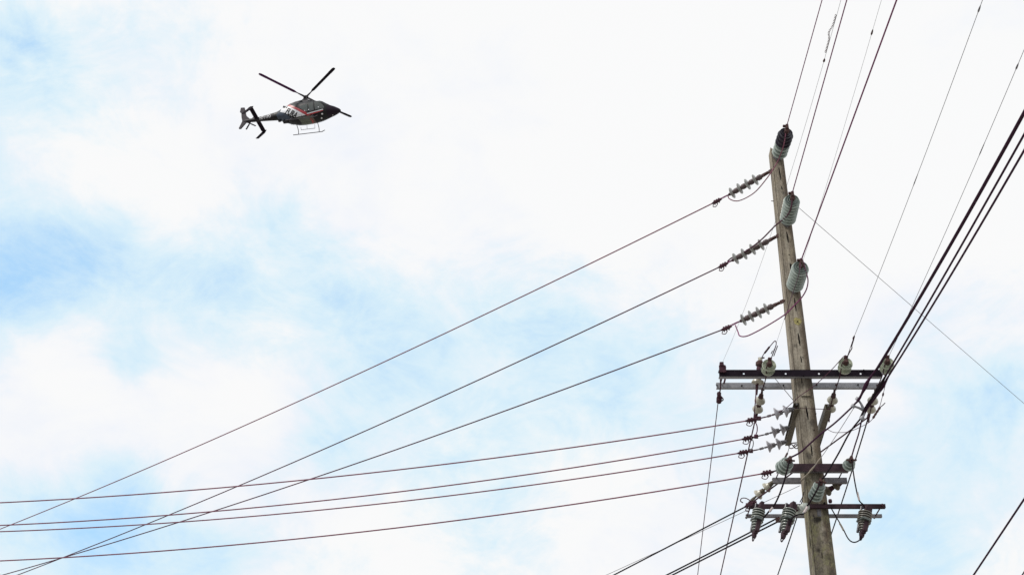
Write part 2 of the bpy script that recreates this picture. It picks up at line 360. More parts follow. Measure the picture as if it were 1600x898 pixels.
# pair of short arms along the two sides of the pole, running away from the camera
def side_arm(pn, pf, z_off, m, w=.075, h=.085, outer=-1):
    d = (pf - pn); d.z = 0; Lr = d.length; d.normalize(); X = Vector((d.y, -d.x, 0)); Z = Vector((0,0,1)); c0 = (pn + pf)/2
    c = MB(); th = .008
    c.box(c0 - Z*(h/2), (w, Lr, th), (X, d, Z)); c.box(c0 + X*(-outer)*(w/2-th/2) + Z*.0045, (th, Lr-.001, h-th-.001), (X, d, Z)); c.box(c0 + Z*(h/2+.001), (w, Lr, th), (X, d, Z))
    return c.build('side_arm', M[m], pole)
SLn = at(1245,634,16.78); SLf = Vector((SLn.x+.075, 17.95, SLn.z))
SRn = at(1294,636,16.78); SRf = Vector((SRn.x+.06, 17.95, SRn.z))
side_arm(SLn, SLf, 0, 'core_olive'); side_arm(SRn, SRf, 0, 'core_olive', outer=1)
bolt(SLn + Vector((0,.0,.02)), .012, .03, m='galv_dull'); bolt(SRn + Vector((0,.0,.02)), .012, .03, m='galv_dull')
rod(Vector((SLn.x, 16.80, SLn.z-.02)), Vector((SRn.x, 16.80, SRn.z-.02)), .0045)
c = MB(); c.tube([at(1211,591,17.12), at(1239,624.5,16.95)], .005, 6); c.build('brace_rod', M['wire_thin'], pole)
c = MB(); c.tube([at(1252,619,16.87), at(1266,619,16.87)], .006, 6); c.build('staple', M['crack'], pole)
c = MB(); c.tube([at(1205,314,16.9), at(1209,314.3,16.9)], .006, 6); c.build('spike', M['hard'], pole)

# ------------------------------------------------------------------ insulators
def rib_profile(r_in, r_out, n, L0, taper=1.0, lip_glint=.35):
    pr = [(r_in*.7, 0)]; p = L0/n
    for i in range(n):
        h = i*p; ro = r_out*(1 - (1-taper)*i/max(1,n-1))
        pr += [(r_in, h+.02*p), (r_in*1.05, h+p*.34), (ro*.96, h+p*.50), (ro, h+p*.56), (ro*.97, h+p*.64), (r_in*1.10, h+p*.66), (r_in, h+p*.80), (r_in, h+p*.98)]
    return pr + [(r_in*.6, L0)]

def lip_glints(t, A, d, r_out, n, L0, taper=1.0):  # pale rings that paint a glint of light along each shed edge
    p = L0/n
    for i in range(n):
        ro = r_out*(1 - (1-taper)*i/max(1,n-1)); h = (i+.50)*p
        c = MB(); c.lathe([(ro*.955, h-.002),(ro*1.01, h+p*.02),(ro*1.015, h+p*.09),(ro*.96, h+p*.15)], A, d, 30); c.build('lip_glint', M['por_glint'], t, True)
def make_post(name, label, A, B, r=.112, dark=False):
    """ribbed post insulator reaching out from the pole face at A to the conductor clamp at B"""
    d = (B - A); Ln = d.length; d.normalize()
    t = empty(name, A, label, 'insulator', 'ribbed insulators reaching out from the pole face')
    c = MB(); c.lathe([(.045,0),(.045,.03),(.03,.04),(.03,.10)], A, d, 14); c.box(A + d*.012, (.11,.11,.012), (d.orthogonal().normalized(), d.cross(d.orthogonal()).normalized(), d)); c.build('base_fitting', M['galv_dull'], t, True)
    Lb = Ln*.80; A1 = A + d*.08
    if dark:  # near half takes a darker porcelain: its lack of light is painted in
        c = MB(); c.lathe(rib_profile(r*.60, r*1.02, 3, Lb*.48), A1, d, 30); c.build('ribbed_body', M['por_gray'], t, True); lip_glints(t, A1, d, r*1.02, 3, Lb*.48)
        c = MB(); c.lathe(rib_profile(r*.66, r*1.05, 3, Lb*.48), A1 + d*Lb*.50, d, 30); b = c.build('ribbed_body', M['por_dark'], t, True); tag(b, 'near half coloured dark because it is unlit')
    else:
        c = MB(); c.lathe(rib_profile(r*.56, r, 7, Lb), A1, d, 30); c.build('ribbed_body', M['por_gray'], t, True)
        lip_glints(t, A1, d, r, 7, Lb)
    # end: concentric ridges then metal clamp
    E = A1 + d*Lb
    c = MB(); c.lathe([(r*.64,-.01),(r*.84,-.004),(r*.86,.014),(r*.80,.014),(r*.76,-.002),(r*.62,-.002),(r*.60,.018),(r*.54,.018),(r*.50,.002),(r*.38,.002),(r*.36,.022),(.03,.024)], E, d, 28); c.build('end_disc', M['por_dark'] if dark else M['por_gray'], t, True)
    u = Vector((0,0,1)); u = (u - d*u.dot(d)).normalized(); sd_ = d.cross(u)
    c = MB(); c.lathe([(.034,0),(.036,.05),(.022,.06)], E + d*.03, d, 12); c.box(E + d*.09 + u*.045, (.035,.05,.07), (sd_, d, u)); c.lathe([(.02,0),(.02,.05)], E + d*.07 + u*.075, sd_, 10)
    c.box(E + d*.05 + u*.02, (.05,.09,.03), (sd_, d, u)); c.build('conductor_clamp', M['rust'], t, True)
    return E + d*.09 + u*.075
I1 = make_post('post_insulator', 'topmost ribbed insulator, near half painted in shade, rest grey-green, above the pole tip', at(1215.5,247,16.90), at(1229,206,16.31), .108, True)
I2 = make_post('post_insulator', 'grey-green ribbed insulator just under the pole tip, second from the top', at(1229.5,349,16.89), at(1238,311,16.30), .112)
I3 = make_post('post_insulator', 'lowest grey-green ribbed insulator on the pole face, above the yellow spot', at(1240,452,16.88), at(1251.5,416,16.30), .115)

def make_long_string(Ln, label):
    """four-shed rod insulator, local +Z from pole end to line end"""
    t = empty('strain_insulator', (0,0,0), label, 'insulator', 'four-shed strain insulators left of the pole')
    c = MB(); c.tube([(0,0,-.27),(0,0,-.02)], .013, 8); c.box((0,0,-.17), (.022,.05,.07)); c.box((0,0,-.10), (.05,.02,.06)); c.box((0,0,-.03), (.02,.05,.05)); c.lathe([(.022,0),(.022,.03)], (0,-.015,-.06), (0,1,0), 8); c.build('shackle', M['rust'], t, True)
    p = Ln/4; pr = [(.018,-.02)]
    for i in range(4):
        h = i*p; pr += [(.026,h+.002),(.040,h+p*.16),(.041,h+p*.45),(.030,h+p*.62),(.024,h+p*.98)]
    c = MB(); c.lathe(pr+[(.012,Ln+.02)], (0,0,0), (0,0,1), 18); c.build('core', M['core'], t, True)
    for i in range(4):
        h = (i + .80)*p; c = MB()
        c.lathe([(.026,h-.016),(.036,h-.014),(.055,h-.002),(.086,h+.006),(.087,h+.010),(.056,h+.006),(.030,h+.008)], (0,0,0), (0,0,1), 26); c.build('shed', M['shed'], t, True)
    c = MB(); c.tube([(0,0,Ln),(0,0,Ln+.07)], .010, 8); c.lathe([(.02,0),(.024,.02),(.014,.04)], (0,0,Ln+.01), (0,0,1), 10); c.build('end_fitting', M['hard'], t, True)
    return t
dirW = {1: Vector((-1,.85,-.10)).normalized(), 2: Vector((-1,.82,-.09)).normalized(), 3: Vector((-1,.72,-.06)).normalized()}
def on_plane(px, py, A, dxy):
    """where the sight line through a pixel meets the vertical plane holding A and the horizontal direction dxy"""
    d = ray(px, py); n = Vector((-dxy[1], dxy[0], 0)); O = Vector((0,0,CAMZ))
    return O + d * ((A - O).dot(n) / d.dot(n))
strings = [((1203,268),(1137,305.5),(-1,.85),'brown four-shed strain insulator hanging left of the pole tip, highest of three'),
           ((1214,369),(1142,408),(-1,.82),'four-shed strain insulator with a cable lying along it, middle of three left of the pole'),
           ((1222,471),(1154,503),(-1,.72),'grey four-shed strain insulator above the long dark crossarm, lowest of three')]
protoS = None
for (a, b, dx, lab) in strings:
    A = at(a[0], a[1], 17.0); A.x = min(A.x, A.x); B = on_plane(b[0], b[1], A, dx); d = (B-A)
    if protoS is None: protoS = make_long_string(.60, lab); o = protoS
    else: o = copy_tree(protoS); o['label'] = lab
    sc = d.length
    dn = d.normalized(); place(o, A + dn*(.14), dn); o.scale = (1,1,(sc-.14-.06)/.60)

def bell_profile(r):
    return [(.020,-.055),(.030,-.050),(.033,-.012),(r*.55,0),(r*.86,.012),(r,.030),(r*.97,.036),(r*.78,.030),(r*.72,.036),(r*.50,.032),(r*.44,.038),(.018,.040)]
def make_bells(name, label, cat_group, bell, cap, r=.078, n=2, sp=.125, lead=.12, tail=.10):
    """cap-and-bell string, local +Z from the arm to the line"""
    t = empty(name, (0,0,0), label, 'insulator', cat_group)
    c = MB(); c.tube([(0,0,-.02),(0,0,lead)], .011, 8); c.box((0,0,.03), (.045,.018,.06)); c.box((0,0,lead*.7), (.018,.05,.05)); c.build('shackle', M[cap], t, True)
    for i in range(n):
        z = lead + .05 + i*sp
        c = MB(); c.lathe([(.018,-.068),(.030,-.062),(.033,-.035),(.036,-.026)], (0,0,z), (0,0,1), 16); c.build('cap', M[cap], t, True)
        c = MB(); c.lathe([(.034,-.030),(.040,-.014),(r*.62,.0),(r*.88,.012),(r,.028),(r*.97,.034),(r*.80,.028),(r*.74,.036),(r*.52,.030),(r*.46,.036),(.02,.036)], (0,0,z), (0,0,1), 26); c.build('bell', M[bell], t, True)
        c = MB(); c.lathe([(.014,.03),(.014,sp-.05)], (0,0,z), (0,0,1), 8); c.build('pin', M[cap], t, True)
    e = lead + .05 + (n-1)*sp + sp-.06
    c = MB(); c.tube([(0,0,e-.01),(0,0,e+tail)], .009, 8); c.box((0,0,e+tail*.5), (.035,.02,.05)); c.build('link', M[cap], t, True)
    t['_len'] = e + tail
    return t
def place_bells(t, A, B):
    d = B - A; place(t, A, d.normalized()); k = d.length/t['_len']; t.scale = (1,1,k)
# three strings on the side arm, pulled by the wires to the left
GL = 'two-bell strain insulators on the short side arm'
sideW = []
W4dir = (-1,.25)
pr4 = make_bells('strain_insulator', 'lilac two-bell insulator on the side arm, highest of three', GL, 'por_lilac', 'galv_dull', .084, 2, .125, .05, .10)
for i, (a, b, lab) in enumerate([((1241,638),(1196,651),'lilac two-bell insulator on the side arm, highest of three'),
                 ((1235,667),(1193,679),'lilac two-bell insulator on the side arm, middle of three'),
                 ((1230,689),(1184,702),'lilac two-bell insulator on the side arm, lowest of three')]):
    Yg = (16.86, 17.38, 17.80)[i]; A = at(a[0], a[1], Yg); B = on_plane(b[0], b[1], A, W4dir)
    o = pr4 if i == 0 else copy_tree(pr4); o['label'] = lab; place_bells(o, A, B); sideW.append((A, B))
# strings under the upper arm pulled by the wires going away
GA = 'cream two-bell insulators under the upper crossarms'
lowW = []
pr5 = make_bells('strain_insulator', 'x', GA, 'por_white', 'rust', .074, 2, .125, .14, .08)
for i, (a, b, lab) in enumerate([((1193,603),(1181,651),'cream two-bell insulator under the left part of the upper crossarms'),
                 ((1306,602),(1295,650),'cream two-bell insulator just right of the pole under the grey arm'),
                 ((1370,603),(1357,651),'brownish two-bell insulator under the right arm end behind the thick cables')]):
    A = at(a[0], a[1], 17.14); dx = (.03,1); B = at(b[0], b[1], 17.14+.62); 
    o = pr5 if i == 0 else copy_tree(pr5); o['label'] = lab; place_bells(o, A, B); lowW.append((A, B))
# front of the upper arm: glass bells pulled towards the camera
GF = 'pale green glass insulators along the top of the dark crossarm'
frontW = []
def make_glass(label):
    t = empty('glass_insulator', (0,0,0), label, 'insulator', GF); r = .093
    c = MB(); c.lathe([(.03,-.02),(.03,.03),(.02,.04),(.02,.09)], (0,0,0), (0,0,1), 14); c.build('base_fitting', M['hard'], t, True)
    for j in range(2):
        z = .07 + j*.11
        c = MB(); c.lathe([(.040,z-.04),(.046,z-.01),(r*.62,z),(r*.90,z+.012),(r*(1 if j else .96),z+.030),(r*.95,z+.044),(r*.86,z+.026),(r*.80,z+.044),(r*.70,z+.026),(r*.64,z+.046),(r*.53,z+.028),(r*.47,z+.048),(r*.36,z+.030),(.03,z+.040)], (0,0,0), (0,0,1), 32); c.build('bell', M['por_green'], t, True)
    c = MB(); c.lathe([(.034,.215),(.038,.25),(.026,.29)], (0,0,0), (0,0,1), 12); c.box((0,.01,.28), (.035,.075,.05)); c.box((.0,.045,.30), (.05,.018,.05)); c.build('eye_clamp', M['rust'], t, True)
    return t
prG = None
for (a, b, lab) in [((1198,584),(1204.5,561),'pale green glass insulator on the dark crossarm left of the pole'),
                    ((1318,582),(1323.5,558),'pale green glass insulator on the dark crossarm right of the pole'),
                    ((1383,582),(1388.5,557),'pale green glass insulator at the right arm end under the thick cables')]:
    A = at(a[0], a[1], 16.80); B = at(b[0], b[1], 16.80-.36)
    o = make_glass(lab) if prG is None else copy_tree(prG); prG = prG or o; o['label'] = lab; place(o, A, (B-A).normalized(), 0); frontW.append((A, B))
# grey ribbed spools on and near the lower arm
GS = 'grey ribbed spools carrying the thick cables'
def make_spool(label, A, B, r=.098, n=3, m='por_gray'):
    d = (B-A); Ln = d.length; d.normalize(); t = empty('spool_insulator', A, label, 'insulator', GS)
    c = MB(); c.lathe([(.03,-.03),(.03,.02)], A, d, 12); c.build('base_fitting', M['hard'], t, True)
    c = MB(); c.lathe(rib_profile(r*.58, r, n, Ln*.78, .86), A, d, 30); lip_glints(t, A, d, r, n, Ln*.78, .86); c.lathe([(r*.70,0),(r*.62,.012),(r*.50,.014),(r*.44,.028),(.02,.03)], A+d*Ln*.78, d, 26); c.build('ribbed_body', M[m], t, True)
    u = Vector((0,0,1)); u = (u-d*u.dot(d)).normalized(); sd_ = d.cross(u)
    c = MB(); c.lathe([(.034,0),(.030,.06)], A+d*(Ln*.78+.01), d, 12); c.box(A+d*(Ln*.78+.06)+u*.02, (.03,.07,.05), (sd_,d,u)); c.box(A+d*(Ln*.78+.06), (.13,.018,.018), (sd_,d,u)); c.build('cable_clamp', M['rust'], t, True)
    return A + d*(Ln*.78+.07) + u*.03
Sa = make_spool('grey ribbed spool at the left end of the lower brown crossarm', at(1221,733,16.76), at(1234,719,16.52), .100, 3)
Sb = make_spool('small grey spool at the right end of the lower brown crossarm', at(1325,729,16.76), at(1330,719,16.56), .078, 2)
Sc = make_spool('slate ribbed spool on the pole face between the lower crossarms', at(1273,777,16.82), at(1283,752,16.48), .090, 4)
# strings of the lower back arm
GB = 'bell insulators hung from the lower crossarm pair'
A = at(1210,751,17.16); B = at(1173,782,17.42)
o = make_bells('strain_insulator', 'cream two-bell insulator at the left end of the lower crossarm pair', GB, 'por_white', 'core_olive', .072, 2, .135, .05, .07); place_bells(o, A, B)
A2_ = at(1319,750,17.16); B2_ = at(1284,772,17.45)
o = make_bells('strain_insulator', 'dark brown two-bell insulator right of the pole by the lower crossarm pair', GB, 'core_olive', 'hard', .070, 2, .135, .05, .04); place_bells(o, A2_, B2_)
A3_ = at(1262,790,16.84); B3_ = at(1238,800,16.72)
t = empty('bell_insulator', A3_, 'single grey-green bell lying beside the pole on the lowest crossarm', 'insulator'); d = (B3_-A3_); Ln = d.length; d.normalize()
c = MB(); c.lathe([(.03,0),(.05,.02),(.055,.09),(.04,.12),(.045,.14),(.068,.17),(.074,.19),(.060,.20),(.03,.19)], A3_, d, 26); c.build('bell', M['cut_rim'], t, True)
c = MB(); c.lathe([(.022,-.02),(.022,.02)], A3_, d, 10); c.tube([A3_+d*.18, A3_+d*.26], .012, 8); c.build('pin', M['hard'], t, True)

# ------------------------------------------------------------------ fuse cutouts on the lowest arm
def make_cutout(label, body='cut_por', rim='cut_rim', prongs=False):
    """local frame: -Z hangs down, +Y to the fuse tube"""
    t = empty('fuse_cutout', (0,0,0), label, 'fuse cutout', 'ribbed fuse cutouts on the lowest crossarm')
    c = MB(); c.box((0,.02,-.06), (.07,.04,.09)); c.box((-.035,.03,-.11), (.014,.06,.12)); c.box((.035,.03,-.11), (.014,.06,.12)); c.build('bracket', M['arm_low'], t)
    def ribs(n, z0, z1, r0, r1):
        b = MB(); e = MB(); p = (z1-z0)/n; pr = [(r0*.55, z0)]
        for i in range(n):
            h = z0+i*p; r = r0+(r1-r0)*i/max(1,n-1)
            pr += [(r*.62,h+p*.05),(r*.92,h+p*.35),(r*.92,h+p*.62),(r*.62,h+p*.92)]
            e.lathe([(r*.90,h+p*.36),(r,h+p*.42),(r,h+p*.56),(r*.90,h+p*.62)], (0,0,0), (0,0,1), 24)
        b.lathe(pr+[(r1*.5,z1)], (0,0,0), (0,0,1), 24); b.build('porcelain_body', M[body], t, True); e.build('rim', M[rim], t, True)
    ribs(4, -.15, -.31, .080, .082); ribs(4, -.335, -.50, .066, .046)
    c = MB(); c.lathe([(.078,-.335),(.060,-.318),(.045,-.31)], (0,0,0), (0,0,1), 20); c.box((.02,-.02,-.325), (.15,.10,.03)); c.build('centre_band', M['cut_por'], t, True)
    c = MB(); c.tube([(-.075,-.02,-.02),(-.062,-.03,-.50)], .016, 10); c.build('fuse_tube', M['por_dark'], t, True)
    c = MB(); c.box((.055,.0,-.42), (.03,.05,.20)); c.box((0,0,-.52), (.07,.05,.05)); c.lathe([(.024,-.60),(.032,-.56),(.026,-.53)], (-.01,0,0), (0,0,1), 10)
    c.tube(spline([(-.04,0,-.53),(-.048,0,-.60),(-.02,0,-.65),(.012,0,-.61),(.0,0,-.55)], 5), .007, 6); c.build('lower_contact', M['arm_low'], t, True)
    c = MB()
    if prongs:
        c.box((-.025,0,.06), (.016,.02,.16)); c.box((.035,0,.06), (.016,.02,.16))
    else: c.box((.0,0,.015), (.065,.04,.05))
    c.build('upper_contact', M['arm'], t)
    return t
def put_cut(t, top, bot, k=1):
    d = (top-bot).normalized(); place(t, top, d, math.pi); t.scale = (k,k,(top-bot).length/.62)
c1 = make_cutout('ribbed slate fuse cutout nearest the left end of the lowest crossarm'); put_cut(c1, at(1188.5,782,16.70), at(1178,841,16.66), 1.0)
c2 = copy_tree(c1); c2['label'] = 'ribbed slate fuse cutout close to the left side of the pole'; put_cut(c2, at(1237.5,782,16.70), at(1223.5,842,16.62), 1.08)
c3 = make_cutout('dark ribbed fuse cutout with two prongs near the right end of the lowest crossarm', 'cut_brown', 'cut_brown_rim', True); put_cut(c3, at(1354,787,16.70), at(1346.5,840,16.66), 1.08)
c = MB(); c.tube(spline([at(1361,802,16.7), at(1362.5,812,16.68), at(1360,818,16.68), at(1357.5,816,16.68)], 5), .006, 6); c.build('hook', M['sleeve'], c3, origin=(0,0,0))
hk = c3.children[-1]; hk.matrix_parent_inverse = Matrix.LocRotScale(c3.location, c3.rotation_quaternion, c3.scale).inverted()
# little hooks on cutout two
c = MB(); q = at(1224.5,846,16.6); c.tube(spline([at(1225,838,16.62), at(1222,845,16.6), at(1219.5,851,16.6)], 4), .012, 8); c.tube([at(1220,851,16.6), at(1228,852,16.6)], .010, 8); c.box(at(1225,847,16.6), (.05,.04,.04)); c.box(at(1227.5,851,16.6), (.016,.02,.04))
c.build('door_ring', M['rust'], c2, origin=(0,0,0)); c2.children[-1].matrix_parent_inverse = Matrix.LocRotScale(c2.location, c2.rotation_quaternion, c2.scale).inverted()

# surge arrester standing behind the arm beside the left glass insulator
ar = empty('surge_arrester', at(1186,597,17.02), 'dark arrester with a cream bell rising behind the dark crossarm', 'surge arrester')
c = MB(); q0 = at(1184,599,17.02); q1 = at(1188,560,16.98); dd = (q1-q0).normalized(); LL = (q1-q0).length
c.lathe([(.05,0),(.085,.01),(.078,.035),(.04,.05)], q0, dd, 22); c.build('bell', M['por_white'], ar, True)
c = MB(); c.lathe([(.038,.04),(.038,LL-.13),(.03,LL-.12)], q0, dd, 14); c.build('body', M['hard'], ar, True)
c = MB(); c.lathe([(.034,LL-.12),(.054,LL-.10),(.056,LL-.06),(.03,LL-.03)], q0, dd, 18); c.build('dark_cap', M['rust'], ar, True)
c = MB(); c.lathe([(.030,LL-.03),(.030,LL+.01)], q0, dd, 14); c.build('white_collar', M['por_white'], ar, True)
c = MB(); c.tube([at(1184.5,559.5,16.98), at(1194.5,558.5,16.96)], .011, 8); c.tube([q0, q0-dd*.16], .012, 8); c.build('terminal', M['hard'], ar, True)
c = MB(); c.lathe([(.02,0),(.02,.10)], at(1181,617,17.1), (0,0,1), 8)

# ------------------------------------------------------------------ wires
def clamp(par, P, d, n=1.0):
    """dead-end clamp: a boat-shaped body with bolts and a tail loop"""
    d = d.normalized(); u = Vector((0,0,1)); u = (u-d*u.dot(d)).normalized(); sd_ = d.cross(u)
    c = MB(); c.tube([P - d*.10*n, P - d*.05*n, P + d*.02*n, P + d*.08*n], [.012*n,.026*n,.028*n,.012*n], 8)
    for k in (-.05, -.01, .03): c.lathe([(.010,0),(.010,.05)], P + d*k*n - u*.045*n, u, 6); c.lathe([(.015,0),(.015,.018)], P + d*k*n + u*.015, u, 6)
    c.tube(spline([P + d*.05*n - u*.02, P + d*.07*n - u*.06*n, P + d*.02*n - u*.085*n, P - d*.02*n - u*.05*n], 5), .006, 6)
    c.build('dead_end_clamp', M['hard'], par, True)
def wire(name, label, A, dxy, picks, r, m, smax, group=None, cat='power line', smin=0, n=70, order=2, ends=True):
    d = Vector((dxy[0], dxy[1], 0)).normalized(); O = Vector((0,0,CAMZ)); nrm = Vector((-d.y, d.x, 0)); S = []; Z = []; Wt = []
    for (px, py) in picks:
        rr = ray(px, py); P = O + rr * ((A-O).dot(nrm)/rr.dot(nrm)); S.append((P-A).dot(d)); Z.append(P.z); Wt.append(1)
    if ends: S.append(0); Z.append(A.z); Wt.append(3)
    c = np.polyfit(S, Z, order, w=Wt)
    if order == 2 and c[0] < 0: c = np.concatenate([[0], np.polyfit(S, Z, 1, w=Wt)])
    print('WIRE', label[:40], 'len', round(max(map(abs,S)),1), 'coef', [round(float(x),4) for x in c])
    ss = np.linspace(smin, smax, n)
    pts = [A + d*float(s_) + Vector((0,0,float(np.polyval(c, s_)) - A.z)) for s_ in ss]
    mb = MB(); mb.tube(pts, r, 7)
    o = mb.build(name, M[m], None, True, origin=pts[0]); tag(o, label, cat, group); o['_o'] = list(pts[0])
    f = lambda s_: A + d*float(s_) + Vector((0,0,float(np.polyval(c, s_)) - A.z))
    return o, f
def poly_wire(name, label, pts, r, m, cat='cable', group=None, k=8, smooth=True):
    mb = MB(); q = spline(pts, k) if smooth else pts; mb.tube(q, r, 8)
    o = mb.build(name, M[m], None, True, origin=pts[0]); o['_o'] = list(pts[0]); return tag(o, label, cat, group)

# three high conductors leaving to the far left
for i, (cl, dx, pk, lab, mm) in enumerate([
    ((1121,314),(-1,.85),[(1115,317),(900,422.5),(843,450),(600,565.5),(525,600),(300,701),(120,776.5),(0,826.5)],'highest dark wire, from the pole tip down to the left edge','wire_brown'),
    ((1131,414),(-1,.82),[(1125,416),(950,499),(900,523),(623,650),(300,789),(105,868),(26,898)],'second of the three steep dark wires running to the bottom left corner','wire'),
    ((1136,512),(-1,.72),[(1130,515),(900,601.5),(767,650),(600,709),(480,750),(300,808),(105,868),(5.5,898)],'third of the steep dark wires, leaving the string above the long crossarm','wire')]):
    A = at(strings[i][0][0], strings[i][0][1], 17.0); P = on_plane(cl[0], cl[1], A, dx)
    o, f = wire('power_line', lab, P, dx, pk, .0096, mm, 62, 'high dark wires running down to the left', ends=True)
    clamp(o, f(.02), f(.3)-f(0), .95)
    q = on_plane(*strings[i][1], A, dx); c = MB(); c.tube([f(-.0), q], .008, 6); c.tube([f(0)+Vector((0,0,.02)), q+Vector((0,0,.012))], .005, 6); c.build('link', M['wire_plum'], o)
# three lighter wires from the side arm, plus one from the lower arm
GW = 'level reddish wires running to the left edge'
for i, (cl, pk, lab) in enumerate([((1176,655.5),[(1165,658),(900,698),(600,735.5),(300,765.8),(0,784.7)],'topmost level reddish wire crossing to the left edge'),
                  ((1170,684),[(1160,686.5),(900,730),(600,771),(300,800.5),(0,820.5)],'second level reddish wire to the left edge, from the middle side-arm insulator'),
                  ((1163,706),[(1155,708),(900,749),(600,785.5),(300,813),(0,830.3)],'third level reddish wire, close under the second at the left edge')]):
    A = sideW[i][0]; P = on_plane(cl[0], cl[1], A, W4dir); o, f = wire('power_line', lab, P, W4dir, pk, .0090, 'wire_brown', 34, GW)
    clamp(o, f(.02), f(.3)-f(0), .95); c = MB(); c.tube([f(0), sideW[i][1]], .009, 6); q = (f(0)+sideW[i][1])*.5; c.box(q, (.05,.03,.05)); c.build('link', M['hard'], o)
P = at(1200,738,16.82); o, f = wire('power_line', 'lowest level reddish wire, tied to the left end of the lower brown crossarm', P, W4dir, [(1200,738),(900,786.5),(600,826.5),(300,856.5),(0,875.5)], .0090, 'wire_brown', 34, GW)
clamp(o, f(.02), f(.3)-f(0), .95); c = MB(); c.tube([f(0), at(1216,734,16.82)], .010, 6); c.build('link', M['hard'], o)

# conductors passing over the camera
GO = 'wires rising from the pole over the viewer'
for P, pk, lab in [(I1, [(1232,195),(1244,150),(1284,0)], 'thin plum wire rising from the topmost insulator'),
                   (I2, [(1241,299),(1282.6,150),(1322,0)], 'plum wire rising from the second ribbed insulator'),
                   (I3, [(1257,406),(1304,270),(1348,150),(1398.4,0)], 'thicker plum wire rising from the lowest ribbed insulator')]:
    o, f = wire('power_line', lab, P, (0,-1), pk, {0:.0062,1:.0072,2:.0088}[[I1,I2,I3].index(P)], 'wire_plum', 45, GO, n=60, order=1)
GT = 'hair-thin strands rising over the viewer'
Pt0 = at(1127.5,569,16.80)
oT0, fT0 = wire('thin_strand', 'hair-thin strand from the left arm end with a spiral damper at its top', Pt0, (.012,-1), [(1135,568-14),(1157.6,502),(1179,440),(1196,388.5),(1287,94),(1315,0)], .0016, 'wire_thin', 45, GT)
Pt1 = frontW[0][1]
oT1, fT1 = wire('thin_strand', 'hair-thin strand from the left glass insulator passing behind the ribbed insulators', Pt1, (.012,-1), [(1228,495),(1257,403),(1280,320),(1319,200),(1361,50),(1379,0)], .0016, 'wire_thin', 45, GT)
Pt2 = at(1334,527,16.0)
oT2, fT2 = wire('thin_strand', 'thin strand rising from the glass insulator just right of the pole', Pt2, (.0,-1), [(1335,527),(1383,400),(1400,361),(1430,288),(1479,150),(1530,15)], .0030, 'wire_thin', 45, GT)
Pt3 = frontW[2][1]
oT3, fT3 = wire('thin_strand', 'thin strand from the right glass insulator crossing behind the thick cables', Pt3, (.0,-1), [(1399,535),(1442,445),(1460,400),(1535,230),(1569,150),(1592,100)], .0030, 'wire_thin', 45, GT)
def bead(par, f, px, py, size=.03, ln=.12, m='hard'):
    best = min(np.linspace(0, 30, 1500), key=lambda s_: (lambda P: ((800 + F*P.x/(P.y*math.cos(PITCH)+(P.z-CAMZ)*math.sin(PITCH)) - px)**2 + (449 - F*((P.z-CAMZ)*math.cos(PITCH)-P.y*math.sin(PITCH))/(P.y*math.cos(PITCH)+(P.z-CAMZ)*math.sin(PITCH)) - py)**2))(f(s_)))
    a, b = f(best-ln/2), f(best+ln/2); d = (b-a)
    c = MB(); c.tube([a, a+d*.3, a+d*.7, b], [size*.25, size, size*.8, size*.25], 8); c.build('splice', M[m], par, True); return best
bead(oT1, fT1, 1361, 50, .010, .08, 'rust'); bead(oT2, fT2, 1530.5, 16, .010, .10, 'galv_dull'); bead(oT2, fT2, 1432, 282, .006, .30, 'galv_dull')
bead(oT3, fT3, 1590.5, 104, .010, .10, 'galv_dull'); bead(oT3, fT3, 1534, 232, .006, .30, 'galv_dull'); bead(oT2, fT2, 1335.5, 528, .014, .10)
s1 = bead(oT0, fT0, 1287, 94, .011, .05, 'rust')
s2 = min(np.linspace(0, 20, 1500), key=lambda s_: abs((lambda P: 449 - F*((P.z-CAMZ)*math.cos(PITCH)-P.y*math.sin(PITCH))/(P.y*math.cos(PITCH)+(P.z-CAMZ)*math.sin(PITCH)))(fT0(s_)) - 24))
c = MB(); pts = []
for k in range(260):
    t = k/259; s_ = s1 + .10 + (s2-s1-.10)*t; off = .018*math.exp(-((t-.55)/.12)**2) + .005
    pts.append(fT0(s_) + Vector((math.cos(k*.62)*.006 - .004 - off*1.1, 0, math.sin(k*.62)*.006)))
c.tube(pts, .0026, 5); c.build('spiral_damper', M['rust'], oT0)

# wires leaving under the upper arm, away from the camera
GD = 'wires going away and down from the upper crossarms'
P = at(1122.5,624,17.45); o, f = wire('power_line', 'slim wire dropping from the left arm end to the bottom edge, leftmost', P, (.045,1), [(1106,760),(1099,824),(1090,898)], .0062, 'wire', 50, GD)
c = MB(); a = at(1127.5,569,16.80); b = at(1127,597,16.98); e = P
c.tube([a+Vector((0,0,.03)), a, at(1125.5,590,16.95), at(1126,605,17.1), e], .009, 6); c.box(a, (.05,.05,.05)); c.tube(spline([at(1131,570,16.8), at(1134,574,16.8), at(1131,578,16.8)],5), .008, 6)
c.box(at(1129,576,16.80), (.09,.02,.10)); c.tube([at(1123.5,614,17.3), at(1123.5,628,17.5)], [.03,.02], 8); c.lathe([(.04,0),(.036,.08)], at(1124,621,17.38), (0,.9,-.4), 8); c.tube(spline([at(1126,618,17.4), at(1130,624,17.4), at(1124,628,17.45)],5), .008, 6)
c.tube([at(1133,592,17.1), at(1131,599,17.1)], .013, 6); c.build('end_hardware', M['hard'], o, True)
P = lowW[0][1]; o, f = wire('power_line', 'dark wire from the cream insulator left of the pole to the bottom edge', P, (.045,1), [(1165,725),(1147,798),(1126,898)], .0095, 'wire', 50, GD)
P = lowW[1][1]; o, f = wire('power_line', 'dark wire from the cream insulator passing behind the pole to the bottom edge', P, (.045,1), [(1285,690),(1242,816),(1227.6,860),(1215.5,898)], .0095, 'cable_blk', 50, GD)
